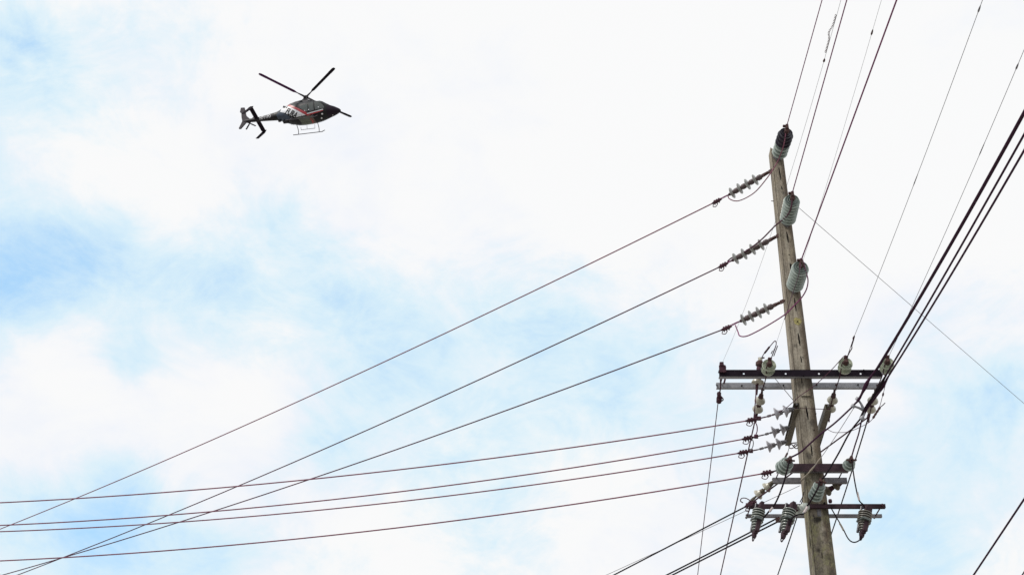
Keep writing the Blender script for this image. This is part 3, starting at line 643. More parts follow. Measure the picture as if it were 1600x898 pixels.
P = lowW[2][1]; o, f = wire('power_line', 'dark wire from the brownish insulator slanting down behind the right side of the pole', P, (.045,1), [(1340,710),(1337,717),(1330,738),(1316,780),(1300.5,830)], .0095, 'cable_blk', 50, GD)
for i in range(3):
    B = lowW[i][1]; c = MB(); d = (lowW[i][1]-lowW[i][0]).normalized(); cl = 0
oo = [x for x in COL.objects if x.get('group') == GD][1:4]
for o_, (A_, B_) in zip(oo, lowW): clamp(o_, Vector(o_['_o']) , (B_-A_), .8)

# the bundle of thick insulated cables on the right
GC = 'thick dark cables sweeping to the upper right edge'
Pb = at(1345,640,16.9)
c0 = [(1600,177),(1560,245),(1500,350),(1447,450),(1427,482),(1391.4,540),(1368.7,577)]
PL = at(1368.7,577,16.2)
o, f = wire('thick_cable', 'double thick dark cable, uppermost of the cables sweeping to the right edge', PL, (.0,-1), c0, .0118, 'cable', 45, GC)
S_ = PL.copy(); c = MB()
pts = [f(s_) + Vector((.020,0,.004)) for s_ in np.linspace(0, 45, 60)]; c.tube(pts, .0095, 7); c.build('strand', M['cable'], o, True)
PR = at(1385,585,16.2); o2, f2 = wire('thick_cable', 'middle thick dark cable sweeping to the right edge', PR, (.0,-1), [(1600,210),(1493.7,400),(1467,444),(1410,541)], .0118, 'cable', 45, GC)
PR2 = at(1388,588,16.2); o3, f3 = wire('thick_cable', 'rightmost thick dark cable sweeping to the right edge', PR2, (.0,-1), [(1600,235),(1500,407),(1477,444),(1413,547)], .0118, 'cable', 45, GC)
# down from there to the bracket (same cables, wrapped splices)
def tail(par, name, pts, r, m='cable', k=6):
    q = spline(pts, k); rs = r if not callable(r) else [r(i/(len(q)-1)) for i in range(len(q))]
    c = MB(); c.tube(q, rs, 8); return c.build(name, M[m], par, True)
tail(o, 'taped_joint', [at(1368.7,577,16.2), at(1357,594,16.32), at(1349,610,16.42), at(1341,625,16.5), at(1331,635,16.55)], lambda t: .012 + .016*math.exp(-((t-.38)/.15)**2) + .005*math.exp(-((t-.7)/.1)**2), 'cable')
tail(o2, 'taped_joint', [PR, at(1374,604,16.3), at(1364,620,16.4), at(1352,637,16.5), at(1344,653,16.55)], lambda t: .013 + .016*math.exp(-((t-.28)/.13)**2) + .004*math.exp(-((t-.62)/.1)**2), 'cable_blk')
tail(o3, 'taped_joint', [PR2, at(1378,606,16.35), at(1367,622,16.44), at(1355,638,16.52), at(1347,655,16.58)], lambda t: .012 + .010*math.exp(-((t-.2)/.12)**2), 'cable')
# Y-shaped spacer
sp = empty('cable_spacer', at(1345,642,16.55), 'grey three-legged spacer holding the thick cables apart right of the pole', 'cable spacer')
ce = at(1350,641,16.56)
for e, r_ in [((1340,623),.016),((1333,634),.013),((1347,653),.018)]:
    q = at(e[0], e[1], 16.53); c = MB(); c.tube(spline([ce, ce.lerp(q,.5)+Vector((.008,0,.004)), q], 4), [.021,.020,.019,.017,.016,.015,.015,.015,.016], 8); c.lathe([(.028,-.02),(.030,0),(.028,.02)], q, (.55,-.3,.7), 12); c.build('spacer_leg', M['galv'], sp, True)
# cables from the spacer to the spools and on
c1o = poly_wire('thick_cable', 'dark cable from the spacer across the pole to the left grey spool', [at(1332,635,16.54), at(1305,660,16.57), at(1282,678,16.58), at(1262,696,16.56), at(1250,706.5,16.54), Sa], .0112, 'cable', group='cables leading from the spacer to the spools')
poly_wire('thick_cable', 'dark cable from the left grey spool down to the leftmost fuse cutout', [Sa, at(1229,737,16.5), at(1224,755,16.52), at(1217,774,16.55), at(1210,788,16.6), at(1201,799,16.62), at(1189,813,16.64)], .0105, 'cable_blk', group='cables leading down to the fuse cutouts')
tail([x for x in COL.objects if x.name.startswith('thick_cable')][-1], 'pale_sleeve', [at(1207.5,792,16.59), at(1205,795.5,16.60), at(1202.5,799,16.61)], .013, 'sleeve')
poly_wire('thick_cable', 'dark cable from the spacer sweeping down past the slate spool on the pole', [at(1345,653,16.55), at(1328,675,16.56), at(1309,710,16.52), at(1289,743,16.45), Sc, at(1277,764,16.42), at(1266,783,16.5), at(1260,792,16.56)], .0108, 'cable_blk', group='cables leading from the spacer to the spools')
poly_wire('thick_cable', 'black cable with a pale sleeve from the pole to the second cutout', [at(1261,790,16.56), at(1257,801,16.58), at(1244,804.5,16.56), at(1236,811,16.55), at(1233,820,16.56)], .0095, 'cable_blk', group='cables leading down to the fuse cutouts')
tail([x for x in COL.objects if x.name.startswith('thick_cable')][-1], 'pale_sleeve', [at(1261.5,791,16.55), at(1259,796,16.555), at(1256,800,16.56)], .016, 'sleeve')
poly_wire('thick_cable', 'dark cable from the spacer to the small spool at the right arm end', [at(1346.5,655,16.57), at(1342,676,16.58), at(1336,695,16.56), Sb], .0092, 'cable', group='cables leading from the spacer to the spools')
poly_wire('thick_cable', 'dark cable from the right spool down to the dark pronged cutout', [Sb, at(1333,735,16.54), at(1336.5,757,16.56), at(1342,780,16.6), at(1349,788,16.64), at(1351,793,16.66)], .0085, 'cable_blk', group='cables leading down to the fuse cutouts')
tail([x for x in COL.objects if x.name.startswith('thick_cable')][-1], 'pale_sleeve', [at(1339.5,768,16.58), at(1341,775,16.59), at(1342.5,781,16.60)], .013, 'sleeve')
poly_wire('thick_cable', 'looping cable under the pronged cutout, back up to the lowest crossarm', [at(1298,792,16.75), at(1306,806,16.72), at(1316,823,16.70), at(1325.5,841,16.66), at(1334,846.5,16.64), at(1343,843,16.64), at(1347.5,834,16.66)], .0080, 'cable_blk', group='cables leading down to the fuse cutouts')
tail([x for x in COL.objects if x.name.startswith('thick_cable')][-1], 'pale_sleeve', [at(1312,817,16.705), at(1315,822,16.70), at(1318,828,16.69)], .012, 'grip')
c = MB(); c.lathe([(.02,0),(.026,.02),(.02,.045)], at(1297.5,785,16.79), (0,0,1), 10); c.build('bolt', M['hard'], pole)
# messenger strand with grip on the pole
mo = poly_wire('messenger_wire', 'thin grey strand from the spacer down to a tan grip on the pole', [at(1334,637,16.56), at(1310,674.7,16.62), at(1286.7,709,16.70), at(1268,733,16.72), at(1250,752,16.80)], .004, 'wire_thin', 'guy wire')
tail(mo, 'wrapped_grip', [at(1283,714,16.70), at(1275,725,16.715), at(1262,740,16.73), at(1251,751,16.79)], lambda t: .008 + .005*math.sin(t*9)**2, 'grip')
# wire going back from the pole towards lower left
GL2 = 'black cables running from the lowest crossarm to the bottom edge'
P = at(1168,789.5,17.1); o, f = wire('thick_cable', 'single black cable from the left arm tip to the bottom edge', P, (-1,1.35), [(1161,788+4),(1099,824),(1052,849),(959.4,898)], .0098, 'cable_blk', 45, GL2, cat='cable')
clamp(o, f(-.02), f(.3)-f(0), .9)
c = MB(); c.tube([f(-.02), B], .01, 6); c.tube(spline([at(1161,785,17.1), at(1157,782,17.1), at(1159,778,17.1), at(1166,778,17.1), at(1176,784,17.1)], 5), .007, 6); c.box(at(1176,786,17.05), (.10,.05,.05)); c.build('link', M['hard'], o, True)
P = at(1250,758,16.95); o, f = wire('messenger_wire', 'thin grey strand from the pole alongside the single black cable', P, (-1,1.2), [(1212,775.5),(1169,796),(1104,827),(1057.5,846),(947,898)], .0036, 'wire_thin', 45, None, cat='guy wire')
P = at(1217,807.5,17.0); o, f = wire('thick_cable', 'upper one of the twin black cables meeting the middle cutout', P, (-1,1.3), [(1200,817),(1133,851),(1041,898)], .0105, 'cable_blk', 45, GL2, cat='cable')
P = at(1219,812.5,17.0); o, f = wire('thick_cable', 'lower one of the twin black cables meeting the middle cutout', P, (-1,1.3), [(1200,822.6),(1133.4,855.5),(1050,898)], .0105, 'cable_blk', 45, GL2, cat='cable')
c = MB(); c.box(at(1216,812,17.0), (.06,.05,.05)); c.tube([at(1215,811,17.0), at(1226,808,16.95)], .018, 8); c.build('clamp', M['rust'], o, True)
# service strand crossing to the right edge
P = at(1243,320,17.05); o, f = wire('thin_strand', 'thin grey strand slanting down from the pole to the right edge', P, (4.75,5), [(1252,329),(1335,400),(1425,478.5),(1500,543.5),(1600,630)], .0038, 'wire_thin', 55, None, cat='guy wire')
# separate lines at the lower right
P = at(1521,898,22.0); o, f = wire('power_line', 'lone dark cable crossing the lower right corner', P, (-.06,-1), [(1600,780),(1570,824),(1548,857),(1521,898)], .015, 'cable', 50, 'lone cables at the lower right', smin=-14)
P = at(1597,898,22.0); o, f = wire('power_line', 'dark cable just clipping the lower right corner of the view', P, (-.06,-1), [(1602,890),(1597,898)], .012, 'cable', 50, 'lone cables at the lower right', smin=-14, order=1)

# ------------------------------------------------------------------ jumpers
GJ = 'jumper leads joining insulators to the left-hand strings'
poly_wire('jumper_lead', 'curved lead from the topmost insulator looping under its string', [I1, at(1225,225,16.40), at(1217,248,16.75), at(1209,263,16.80), at(1198,279,16.85), at(1182,298,17.1), at(1168,308,17.3), at(1155,313.5,17.5), at(1146,313.5,17.55), at(1139,310,17.6), at(1137.5,305.5,17.6)], .0078, 'wire_brown', 'jumper lead', GJ)
poly_wire('jumper_lead', 'lead from the second insulator lying along the middle string', [I2, at(1237,320,16.30), at(1232,334,16.5), at(1222,344,16.75), at(1212,352,16.84), at(1204,360,16.9), at(1190,374,17.05), at(1172,388,17.2), at(1155,398,17.4), at(1143,403,17.5), at(1137,408,17.6)], .0100, 'wire', 'jumper lead', GJ)
poly_wire('jumper_lead', 'reddish lead sweeping round the right of the lowest ribbed insulator to its string', [I3+Vector((.02,0,-.01)), at(1259.5,425,16.35), at(1262.5,438,16.42), at(1260,452,16.52), at(1252,465.5,16.62), at(1240,478,16.72), at(1228,490,16.80), at(1205,505,16.95), at(1182,518,17.1), at(1166,525,17.2), at(1156,524.5,17.3), at(1153,518,17.4), at(1149,508,17.5)], .0088, 'wire_plum', 'jumper lead', GJ)
poly_wire('jumper_lead', 'thin dark lead running down the front of the lowest ribbed insulator', [I3, at(1249,425,16.22), at(1243,445,16.45), at(1237,462,16.70), at(1230,486,16.80), at(1226,499,16.80)], .0055, 'wire', 'jumper lead', GJ)
poly_wire('jumper_lead', 'thin lead from the right-hand glass insulator across the pole to the reddish wire clamp', [frontW[1][1], at(1319,556,16.4), at(1301,575.5,16.6), at(1274,601,16.78), at(1250,618,16.80), at(1240,627,16.82), at(1228,637,16.84), at(1213,645.5,16.88), at(1200,650.5,16.92), at(1180,655,17.0)], .0052, 'wire', 'jumper lead', GJ)
poly_wire('jumper_lead', 'looped lead over the left glass insulator to the arrester terminal', [frontW[0][1], at(1212,541,16.3), at(1212.5,534,16.3), at(1210,533,16.3), at(1203,541,16.6), at(1194,552,16.85), at(1190,559,16.96)], .006, 'wire', 'jumper lead', GJ)
tail([x for x in COL.objects if x.name.startswith('jumper_lead')][-1], 'connector', [at(1202,542,16.62), at(1199,546,16.7), at(1195,551,16.82)], .013, 'hard')
for a, b in [((1206,557),(1210,545)),((1209,556),(1215,540)),((1205,552),(1207,548))]:
    c = MB(); c.tube([at(a[0],a[1],16.40), at(b[0],b[1],16.25)], .006, 6); c.build('twisted_tie', M['hard'], oT1, True)
c = MB(); c.tube(spline([frontW[1][1], at(1328,549,16.3), at(1331,544,16.25), at(1331,540,16.2), at(1334,530,16.02)],5), .007, 6); c.tube([frontW[1][1], Pt2], .004, 6); c.build('twisted_tie', M['hard'], oT2, True)
for i, (a, b, c_, e) in enumerate([((1198,572),(1197,588),(1194,600),(1188,618)), ((1316,566),(1312,588),(1307,604),(1301,622)), ((1383,568),(1378,588),(1371,604),(1365,622))]):
    poly_wire('jumper_lead', ['short lead passing down over the dark arm below the left glass insulator', 'short lead passing down over the dark arm below the glass insulator right of the pole', 'short lead below the glass insulator at the right arm end'][i],
              [at(a[0],a[1],16.52), at(b[0],b[1],16.76), at(c_[0],c_[1],16.95), at(e[0],e[1],17.30), at(e[0]-7, e[1]+28, 17.65)], .0075, 'hard', 'jumper lead', 'short leads over the dark crossarm')
poly_wire('jumper_lead', 'short vertical lead from the arrester foot to the reddish wire clamp', [at(1181.5,600,17.05), at(1181,617,17.12), at(1179.5,636,17.0), at(1178,652,17.05)], .0075, 'wire', 'jumper lead', GJ)
poly_wire('jumper_lead', 'curved lead between the upper two reddish wire clamps', [at(1178,656,17.0), at(1182.5,664,17.1), at(1183,673,17.2), at(1180,681,17.4)], .007, 'wire_plum', 'jumper lead', GJ)
poly_wire('jumper_lead', 'curved lead between the lower two reddish wire clamps', [at(1174,683,17.4), at(1177,690,17.5), at(1176,698,17.6), at(1172,704,17.8)], .006, 'galv_dull', 'jumper lead', GJ)
poly_wire('jumper_lead', 'slack thin loop from the side arm past the spacer to the right arm end', [at(1293,670.5,17.2), at(1302,674.7,17.2), at(1311,675.3,17.2), at(1328,673.5,17.2), at(1353,662.5,17.2), at(1362.6,655,17.2), at(1370,645,17.2), at(1375,633,17.2), at(1378,622,17.1), at(1382,607,17.0), at(1384,597,16.9)], .0040, 'wire', 'jumper lead', GJ)
jl = [x for x in COL.objects if x.name.startswith('jumper_lead')][-1]
tail(jl, 'connector', [at(1364,653,17.2), at(1369,645,17.2), at(1375,636,17.2)], lambda t: .012+.006*math.sin(t*12)**2, 'rust'); tail(jl, 'connector', [at(1375,636,17.2), at(1379,633,17.2), at(1383,629,17.2)], .006, 'hard')
tail(jl, 'connector', [at(1379.4,618,17.1), at(1379.8,616,17.1), at(1380.2,614,17.1)], .012, 'hard')
poly_wire('jumper_lead', 'short dangling lead above the left grey spool', [at(1234,695,17.4), at(1231,706,17.2), at(1229,712,17.0), at(1225,719,16.9)], .005, 'wire_thin', 'jumper lead', GJ)
tail([x for x in COL.objects if x.name.startswith('jumper_lead')][-1], 'connector', [at(1230,708,17.15), at(1228,712,17.0), at(1226,716,16.95)], .013, 'rust')
c = MB()
for k in range(2):
    p0 = at(1236+k*8,697,17.6); c.tube(spline([p0+Vector((math.cos(t)*.03,0,math.sin(t)*.03)) for t in np.linspace(0,5.6,9)], 3), .007, 6)
c.tube([at(1236,692,17.7), at(1247,691,17.5)], .008, 6); c.tube([at(1240,699,17.5), at(1246,695,17.4)], .008, 6); c.build('chain_link', M['rust'], pole, True)
poly_wire('jumper_lead', 'short curved lead dropping behind the side of the pole to the lowest arm', [at(1256,768,16.86), at(1254,776,16.84), at(1250,784,16.82)], .006, 'cable_blk', 'jumper lead', GJ)
c = MB(); c.lathe([(.022,0),(.026,.03),(.016,.05)], at(1184,778,17.0), (0,0,1), 10); c.box(at(1184,790,16.95), (.05,.05,.12)); c.build('bracket', M['hard'], c1, origin=(0,0,0)); c1.children[-1].matrix_parent_inverse = Matrix.LocRotScale(c1.location, c1.rotation_quaternion, c1.scale).inverted()

# ------------------------------------------------------------------ helicopter (local frame: X forward, Y to port, Z up, origin at the rotor hub)
DH = 146.0; hd = ray(478, 152); hub = Vector((0,0,CAMZ)) + hd * DH
vd = hd.normalized(); rt = Vector((1,0,0)); rt = (rt - vd*rt.dot(vd)).normalized(); up_ = rt.cross(vd).normalized()
fw = (rt*.947 + up_*.117 - vd*.296).normalized(); uz = (rt*.10 + up_*.773 + vd*.627); uz = (uz - fw*uz.dot(fw)).normalized(); ly = uz.cross(fw)
heli = empty('helicopter', (0,0,0), 'black patrol helicopter with four rotor blades, flying to the right in the open sky', 'helicopter')
heli['_o'] = [0,0,0]
heli.matrix_world = Matrix.Translation(hub) @ Matrix((fw, ly, uz)).transposed().to_4x4()
H = {}
H['black'] = mat('black_airframe_paint', (.009,.008,.010), (.005,.0045,.006), 3, .45, 0, .25)
H['nose'] = mat('plum_black_paint', (.013,.0045,.014), (.008,.003,.009), 3, .5, 0, .2)
H['grey'] = mat('grey_boom_paint', (.019,.014,.018), (.011,.008,.011), 4, .55, 0, .25)
H['blue'] = mat('slate_blue_paint', (.034,.050,.080), (.018,.026,.046), 4, .35, 0, .5)
H['white'] = mat('white_paint', (.74,.74,.76), (.55,.55,.58), 6, .4, 0, .5)
H['red'] = mat('red_stripe_paint', (.42,.035,.045), (.28,.02,.03), 6, .4, 0, .5)
H['olive'] = mat('olive_grey_paint', (.100,.112,.085), (.07,.078,.06), 4, .4, 0, .5)
H['brown'] = mat('brown_panel_paint', (.12,.075,.055), (.08,.05,.04), 4, .4, 0, .5)
H['glass'] = mat('tinted_glass', (.075,.082,.076), (.04,.045,.042), 9, .12, 0, .6)
H['blade'] = mat('blade_paint', (.010,.004,.011), (.006,.003,.007), 3, .7, 0, .1)
H['blade_p'] = mat('plum_blade_paint', (.085,.016,.085), (.055,.010,.055), 3, .7, 0, .1)
H['metal'] = mat('grey_metal', (.07,.062,.07), (.035,.03,.035), 8, .6, .2)
H['letter'] = mat('pale_lettering', (.55,.54,.56), (.42,.41,.43), 6, .5)
SEC = [(3.92,-2.30,.03,.03),(3.80,-2.30,.17,.18),(3.6,-2.30,.28,.30),(3.27,-2.27,.42,.46),(2.85,-2.25,.56,.60),(2.45,-2.21,.74,.73),(2.1,-2.14,.94,.82),(1.75,-2.10,1.06,.88),(1.3,-2.12,1.10,.93),(.9,-2.10,1.15,.96),(.4,-2.11,1.17,.98),(0,-2.13,1.16,.98),
       (-.6,-2.12,1.13,.97),(-1.18,-2.08,1.04,.90),(-1.7,-2.04,.88,.78),(-2.05,-2.03,.74,.69),(-2.35,-2.03,.60,.58),(-2.6,-2.04,.50,.49),(-2.85,-2.06,.42,.41),(-3.3,-2.09,.37,.35),(-3.8,-2.12,.32,.29),(-4.6,-2.16,.245,.22),(-5.4,-2.19,.21,.18),(-6.0,-2.20,.18,.15),(-6.45,-2.20,.13,.10)]
SEC = SEC[::-1]; xs_ = np.array([q[0] for q in SEC]); EXP = 2.5
def sec(x): return [float(np.interp(x, xs_, [q[i] for q in SEC])) for i in (1,2,3)]
def surf(x, z, off=.012):                    # starboard skin
    zc, h, w = sec(x); t = min(abs((z-zc)/h), .97); return -(w*(1-t**EXP)**(1/EXP)) - off
body = MB(); nS = 40; XS = np.concatenate([np.linspace(-6.45,-2.6,16), np.linspace(-2.5,3.6,50), np.linspace(3.68,3.92,8)])
for x in XS:
    zc, h, w = sec(x)
    for j in range(nS):
        t = 2*math.pi*j/nS; c_, s_ = math.cos(t), math.sin(t)
        body.v.append(Vector((x, math.copysign(abs(c_)**(2/EXP), c_)*w, zc + math.copysign(abs(s_)**(2/EXP), s_)*h)))
def skin(x, z):                              # paint scheme by position
    if x > 2.55: return 1
    if x < -3.05: return 2
    return 0
for i in range(len(XS)-1):
    for j in range(nS):
        f = (i*nS+j, i*nS+(j+1)%nS, (i+1)*nS+(j+1)%nS, (i+1)*nS+j); body.f.append(f)
        cx = sum(body.v[q].x for q in f)/4; cz = sum(body.v[q].z for q in f)/4; body.mi.append(skin(cx, cz))
body.f.append(tuple(range(nS))); body.mi.append(2); body.f.append(tuple((len(XS)-1)*nS+j for j in range(nS))[::-1]); body.mi.append(1)
fus = body.build('fuselage', [H['black'], H['nose'], H['grey']], heli, True)
def side(X, Y, lat=.90):
    dx = X - 478 + 4.6*lat; dy = Y - 152 + 9.5*lat; x = (dx + .1277*dy)/(14.4-.227); return x, -(dy + 1.78*x)/11.75
import bmesh as _bm
def on_skin(X, Y, off):
    """point of the starboard skin that a photograph point lies on"""
    best = None
    for lat in np.linspace(1.02, -.1, 90):
        x, z = side(X, Y, lat); zc, h, w = sec(min(max(x, -6.4), 3.9)); q = (abs(z-zc)/h)**EXP + (abs(lat)/w)**EXP
        if best is None or q < best[0]: best = (q, x, z, lat)
        if q <= 1: break
    q, x, z, lat = best; zc, h, w = sec(min(max(x, -6.4), 3.9)); k = (max(q, 1e-6))**(-1/EXP)
    y = -lat*k; zz = zc + (z-zc)*k
    nr = Vector((0, -abs(lat/w)**(EXP-1)/w * (1 if lat > 0 else -1), math.copysign(abs((z-zc)/h)**(EXP-1)/h, z-zc))).normalized()
    return Vector((x, y, zz)) + nr*off
def skin_mesh(name, bm, m, off, parent, both):
    for v in bm.verts: v.co = on_skin(v.co.x, v.co.y, off)
    me = bpy.data.meshes.new(name)
    for f in bm.faces:
        f.smooth = True; f.normal_update()
        if f.normal.y > 0: f.normal_flip()
    bm.to_mesh(me); bm.free(); me.materials.append(m); o = bpy.data.objects.new(name, me); COL.objects.link(o); o.parent = parent
    return o
def decal(name, poly, m, off=.03, iters=4, parent=heli, both=False):
    """a painted or glazed panel that follows the curved skin"""
    bm = _bm.new(); vs = [bm.verts.new((x, y, 0)) for x, y in poly]; bm.faces.new(vs)
    _bm.ops.triangulate(bm, faces=bm.faces)
    for _ in range(6):
        ed = [e for e in bm.edges if e.calc_length() > .75]
        if not ed: break
        _bm.ops.subdivide_edges(bm, edges=ed, cuts=1); _bm.ops.triangulate(bm, faces=[f for f in bm.faces if len(f.verts) > 3])
    if both:
        return skin_mesh2(name, bm, m, off, parent)
    return skin_mesh(name, bm, m, off, parent, False)
def skin_mesh2(name, bm, m, off, parent):
    o = skin_mesh(name, bm, m, off, parent, False)
    me2 = o.data.copy()
    for v in me2.vertices: v.co.y = -v.co.y
    me2.flip_normals(); p2 = bpy.data.objects.new(name, me2); COL.objects.link(p2); p2.parent = parent
    return o
def pp(pts, lat=.9): return pts
mk = dict(both=True)
decal('white_panel', pp([(440,171),(444,166.5),(449,164.5),(455,166.5),(466,172),(479,179),(466,181.5),(463,183),(452,179.6),(446,176.4),(438,175)]), H['white'], .022, **mk)
decal('louvre_panel', pp([(443.2,168.6),(447.6,164.9),(448.6,165.3),(444.4,169.6)]), H['black'], .05, **mk)
decal('louvre_panel', pp([(446.5,168.8),(449.5,166.6),(450.3,167.2),(447.3,169.6)]), H['black'], .05, **mk)
decal('blue_panel', pp([(432,180),(436,174.5),(441,175.5),(452,181),(455,184),(449,188),(436,187)], .6), H['blue'], .026, **mk)
decal('olive_panel', pp([(464.5,183),(479.5,180),(484,185),(489,191),(473.5,194)]), H['olive'], .030, **mk)
decal('brown_panel', pp([(479.5,180),(484,179),(490,184),(493,190),(489,191),(484,185)]), H['brown'], .026, **mk)
decal('red_stripe', pp([(447.5,163.5),(450,162.5),(464,168.2),(478.5,175),(480,178.5),(478,179.3),(463,171.5),(449,165.6)]), H['red'], .036, **mk)
decal('red_stripe', pp([(478.5,178.0),(504,171.6),(504,172.6),(479.5,180.4)]), H['red'], .036, **mk)
decal('red_stripe', pp([(483.5,184),(485,184.4),(491.5,190.4),(488.8,191.3)]), H['red'], .036, **mk)
decal('white_stripe', pp([(479,176.4),(504,170),(504,171.2),(479.5,177.8)]), H['white'], .040, **mk)
# glazing
decal('window', pp([(467,168.2),(470,165.2),(480,162.2),(480.5,174.2),(477,174)]), H['glass'], .032, **mk)
decal('window', pp([(482,161.8),(488.5,159.6),(490,171.8),(482.5,174)]), H['glass'], .032, **mk)
decal('window', pp([(490.5,159.2),(498,158.2),(503,162.5),(506,168.4),(491.8,171.4)]), H['glass'], .032, **mk)
def windscreen():
    c = MB(); n = 14; m_ = 12; vs = []
    for i in range(n+1):
        x = 1.62 + (2.68-1.62)*i/n; zc, h, w = sec(x)
        for j in range(m_+1):
            t = math.radians(52 + 76*j/m_); c_, s_ = math.cos(t), math.sin(t)
            vs.append((x, math.copysign(abs(c_)**(2/EXP), c_)*(w+.02), zc + abs(s_)**(2/EXP)*(h+.02)))
    c.add(vs, [(i*(m_+1)+j, i*(m_+1)+j+1, (i+1)*(m_+1)+j+1, (i+1)*(m_+1)+j) for i in range(n) for j in range(m_)]); c.build('windscreen', H['glass'], heli, True)
windscreen()
for X_, Y_, r_ in [(502.5,177.3,.10),(501.5,183.5,.095),(482,171.3,.06),(476,172.6,.05),(496.8,167.5,.05),(518.5,179,.05)]:
    decal('light', [(X_+math.cos(t)*r_*14, Y_+math.sin(t)*r_*12) for t in np.linspace(0, 2*math.pi, 10, endpoint=False)], H['white'], .045, 2)
# lettering
def lettering(text, m, P0, ang, size, off, name, shear=0, xs=1.0):
    cu = bpy.data.curves.new(name, 'FONT'); cu.body = text; cu.size = size; cu.shear = shear; cu.offset = size*.030
    ob = bpy.data.objects.new(name, cu); COL.objects.link(ob); dg = bpy.context.evaluated_depsgraph_get(); me = bpy.data.meshes.new_from_object(ob.evaluated_get(dg))
    bpy.data.objects.remove(ob); ca_, sa_ = math.cos(ang), math.sin(ang)
    bm = _bm.new(); bm.from_mesh(me); _bm.ops.triangulate(bm, faces=bm.faces)
    for _ in range(4):
        ed = [e for e in bm.edges if e.calc_length() > size*.14]
        if not ed: break
        _bm.ops.subdivide_edges(bm, edges=ed, cuts=1); _bm.ops.triangulate(bm, faces=[f for f in bm.faces if len(f.verts) > 3])
    for v in bm.verts:
        a, b = v.co.x*xs, v.co.y; v.co = (P0[0] + a*ca_ + b*sa_, P0[1] + a*sa_ - b*ca_, 0)
    bpy.data.meshes.remove(me); return skin_mesh(name, bm, m, off, heli, False)

lettering('FURA', H['black'], (445.8,176.2), math.radians(27), 13.0, .045, 'lettering', .15, .56)
lettering('N711PD', H['letter'], (406.5,187.0), math.radians(-14), 5.6, .035, 'lettering', .1, .92)
# engine cowling
c = MB(); CW = [(-2.15,-1.42,.06,.15),(-1.95,-1.30,.20,.34),(-1.5,-1.16,.33,.46),(-.9,-1.02,.38,.50),(-.3,-.92,.40,.50),(.3,-.92,.38,.48),(.75,-.98,.30,.42),(1.05,-1.08,.18,.34),(1.25,-1.15,.08,.2)]; nC = 22
for x, zc, h, w in CW:
    for j in range(nC):
        t = 2*math.pi*j/nC; a, b = math.cos(t), math.sin(t); c.v.append(Vector((x, math.copysign(abs(a)**.8, a)*w, zc+math.copysign(abs(b)**.8, b)*h)))
for i in range(len(CW)-1):
    for j in range(nC): c.f.append((i*nC+j, i*nC+(j+1)%nC, (i+1)*nC+(j+1)%nC, (i+1)*nC+j)); c.mi.append(0)
c.f.append(tuple(range(nC))); c.f.append(tuple((len(CW)-1)*nC+j for j in range(nC))); c.mi += [0,0]
cow = c.build('engine_cowling', H['black'], heli, True)
for sy in (-1,1):
    c = MB(); c.lathe([(.10,-.30),(.13,-.1),(.15,.05),(.12,.06),(.11,-.05)], (-2.15,sy*.32,-1.25), (-1,sy*.25,.28), 14); c.build('exhaust', H['metal'], heli, True)
    for ib in ((.2,sy*.50,-1.0), (-.75,sy*.50,-1.02)):
        c = MB(); c.box(ib, (.55,.05,.20)); c.build('air_intake', H['metal'], cow)
c = MB(); c.lathe([(.13,-.62),(.10,-.5),(.075,-.3),(.075,-.08)], (0,0,0), (0,0,1), 14)
for k in range(4):
    a = math.radians(40.5+90*k); c.tube([(math.cos(a)*.2,math.sin(a)*.2,-.42),(math.cos(a)*.26,math.sin(a)*.26,-.06)], .028, 6)
c.lathe([(.22,-.46),(.24,-.42),(.22,-.38)], (0,0,0), (0,0,1), 16); c.build('rotor_mast', H['metal'], heli, True)
c = MB(); c.lathe([(.16,-.12),(.26,-.07),(.26,.05),(.18,.10),(.08,.13)], (0,0,0), (0,0,1), 16)
for k in range(4):
    a = math.radians(-40.5 - 90*k); d = Vector((math.cos(a), math.sin(a), .035)); c.tube([d*.1, d*.62, d*.95], [.11,.085,.06], 8)
c.build('rotor_hub', H['metal'], heli, True)
for k in range(4):
    a = math.radians(-(41, 130.5, 220.5, 310.5)[k]); d = Vector((math.cos(a), math.sin(a), .035)).normalized(); e = Vector((-math.sin(a), math.cos(a), 0)); u = d.cross(e)
    c = MB(); secs = [(.80,.07,.05),(1.15,.16,.045),(1.45,.33,.036),(4.6,.33,.028),(4.62,.36,.028),(5.35,.35,.024),(5.52,.22,.018)]; vs = []
    for s_, ch, th in secs:
        tw = math.radians(9 - s_*1.5); ee = e*math.cos(tw) + u*math.sin(tw); uu = u*math.cos(tw) - e*math.sin(tw)
        for q, w_ in [(-.5,0),(-.3,.42),(0,.5),(.3,.35),(.5,0),(.3,-.3),(0,-.4),(-.3,-.35)]: vs.append(d*s_ + ee*ch*q + uu*th*w_*2)
    c.add(vs, [(i*8+j, i*8+(j+1)%8, (i+1)*8+(j+1)%8, (i+1)*8+j) for i in range(len(secs)-1) for j in range(8)] + [tuple(range(8)), tuple((len(secs)-1)*8+j for j in range(8))])
    c.build('rotor_blade', H['blade_p'] if k == 1 else H['blade'], heli, True)
def slab(name, outline, th, m, frame, par=heli):      # outline in 2-D, given two in-plane axes and a normal
    P0, U, V, Nn = frame; n = len(outline); c = MB()
    vs = [P0 + U*a + V*b + Nn*(th/2) for a, b in outline] + [P0 + U*a + V*b - Nn*(th/2) for a, b in outline]
    c.add(vs, [tuple(range(n)), tuple(range(2*n-1, n-1, -1))] + [(i, (i+1)%n, n+(i+1)%n, n+i) for i in range(n)]); return c.build(name, m, par)
XZ = (Vector((0,0,0)), Vector((1,0,0)), Vector((0,0,1)), Vector((0,1,0)))
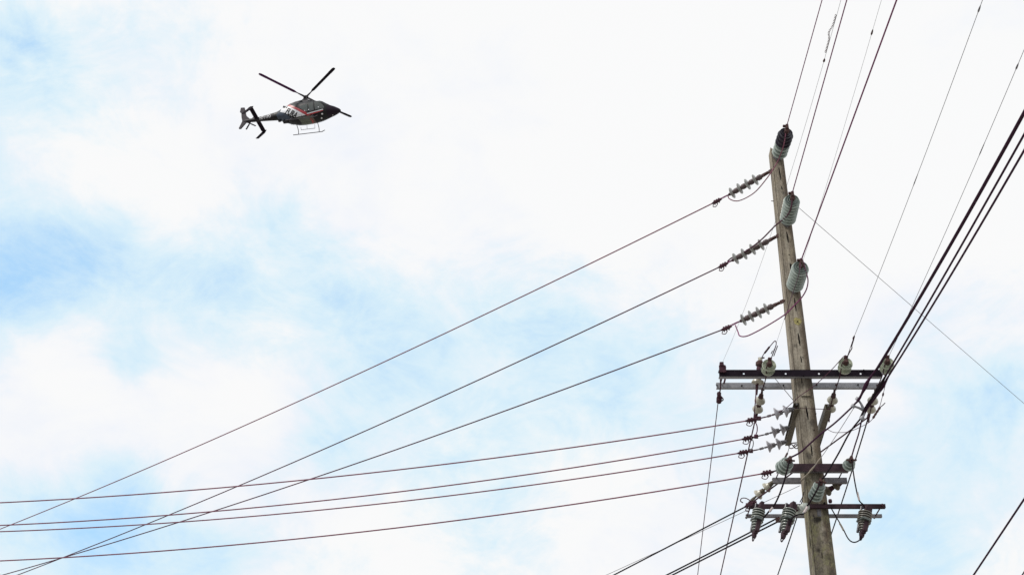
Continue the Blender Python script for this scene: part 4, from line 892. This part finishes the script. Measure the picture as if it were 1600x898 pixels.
slab('tail_fin', [(-5.75,-2.08),(-6.25,-1.55),(-6.58,-.42),(-6.98,-.40),(-7.02,-.95),(-6.86,-1.05),(-6.75,-1.75),(-6.62,-2.20),(-6.90,-3.10),(-6.68,-3.14),(-6.18,-2.42)], .13, H['nose'], XZ)
slab('stabilizer', [(-4.82,-1.95),(-5.26,-1.95),(-5.26,1.95),(-4.82,1.95)], .08, H['blade'], (Vector((0,0,-2.14)), Vector((1,0,0)), Vector((0,1,0)), Vector((0,0,1))))
for sy in (-1,1):
    slab('end_plate', [(-4.74,-2.05),(-5.06,-2.05),(-5.32,-2.35),(-5.86,-2.93),(-5.56,-2.97),(-4.90,-2.38)], .07, H['blade'], (Vector((0,sy*1.72,0)), Vector((1,0,0)), Vector((0,-sy*.12,1)), Vector((0,1,.12*sy))))
# tail rotor on the port side
c = MB(); TH = Vector((-5.98,.0,-2.20)); c.tube([TH, TH+Vector((0,.42,0))], .06, 8); c.lathe([(.10,0),(.12,.05),(.08,.10)], TH+Vector((0,.36,0)), (0,1,0), 12); tr = c.build('tail_rotor_hub', H['metal'], heli, True)
for a in (math.radians(-112), math.radians(-33), math.radians(68), math.radians(147)):
    d = Vector((math.cos(a),0,math.sin(a))); e = Vector((-math.sin(a),.25,math.cos(a))).normalized(); P0 = TH + Vector((0,.42,0)); u = d.cross(e)
    slab('tail_rotor_blade', [(.08,-.05),(.25,-.075),(.82,-.075),(.82,.075),(.25,.075),(.08,.05)], .02, H['blade'], (P0, d, e, u))
# landing skids
for sy in (-1,1):
    y = sy*1.22; c = MB(); c.tube(spline([(1.95,y,-3.60),(1.70,y,-3.72),(1.45,y,-3.76),(-1.15,y,-3.76),(-1.4,y,-3.75)], 6), .038, 8)
    sk = c.build('skid', H['metal'], heli, True)
    for x in (1.35,-.85):
        c = MB(); c.tube(spline([(x,sy*.30,-3.10),(x,sy*.75,-3.20),(x,sy*1.10,-3.42),(x,y,-3.75)], 6), .036, 8); c.build('strut', H['metal'], sk, True)
    c = MB(); c.tube([(.95,sy*1.02,-3.38),(-.55,sy*1.02,-3.38)], .026, 6); c.tube([(.93,sy*.85,-3.0),(.93,sy*1.02,-3.38)], .02, 6); c.tube([(.1,sy*.85,-3.0),(.1,sy*1.02,-3.38)], .02, 6); c.tube([(-.53,sy*.85,-3.2),(-.53,sy*1.02,-3.38)], .02, 6); c.build('boarding_step', H['metal'], sk, True)
c = MB(); c.box((-1.9,0,-2.92), (.5,.35,.20)); c.box((-2.55,0,-2.66), (.22,.16,.18)); c.build('belly_fairing', H['black'], heli)
c = MB(); c.tube([(-1.2,.0,-3.15),(-1.2,.0,-3.4)], .03, 6); c.build('antenna', H['black'], heli)
c = MB(); c.tube([(-.2,.35,-.62),(-.2,.35,-.5)], .02, 6); c.lathe([(.02,0),(.10,.03),(.09,.09),(.02,.12)], (1.1,0,-.98), (0,0,1), 12); c.build('beacon', H['white'], heli)

for o in bpy.data.objects:
    for k in ('_o', '_len'):
        if k in o: del o[k]
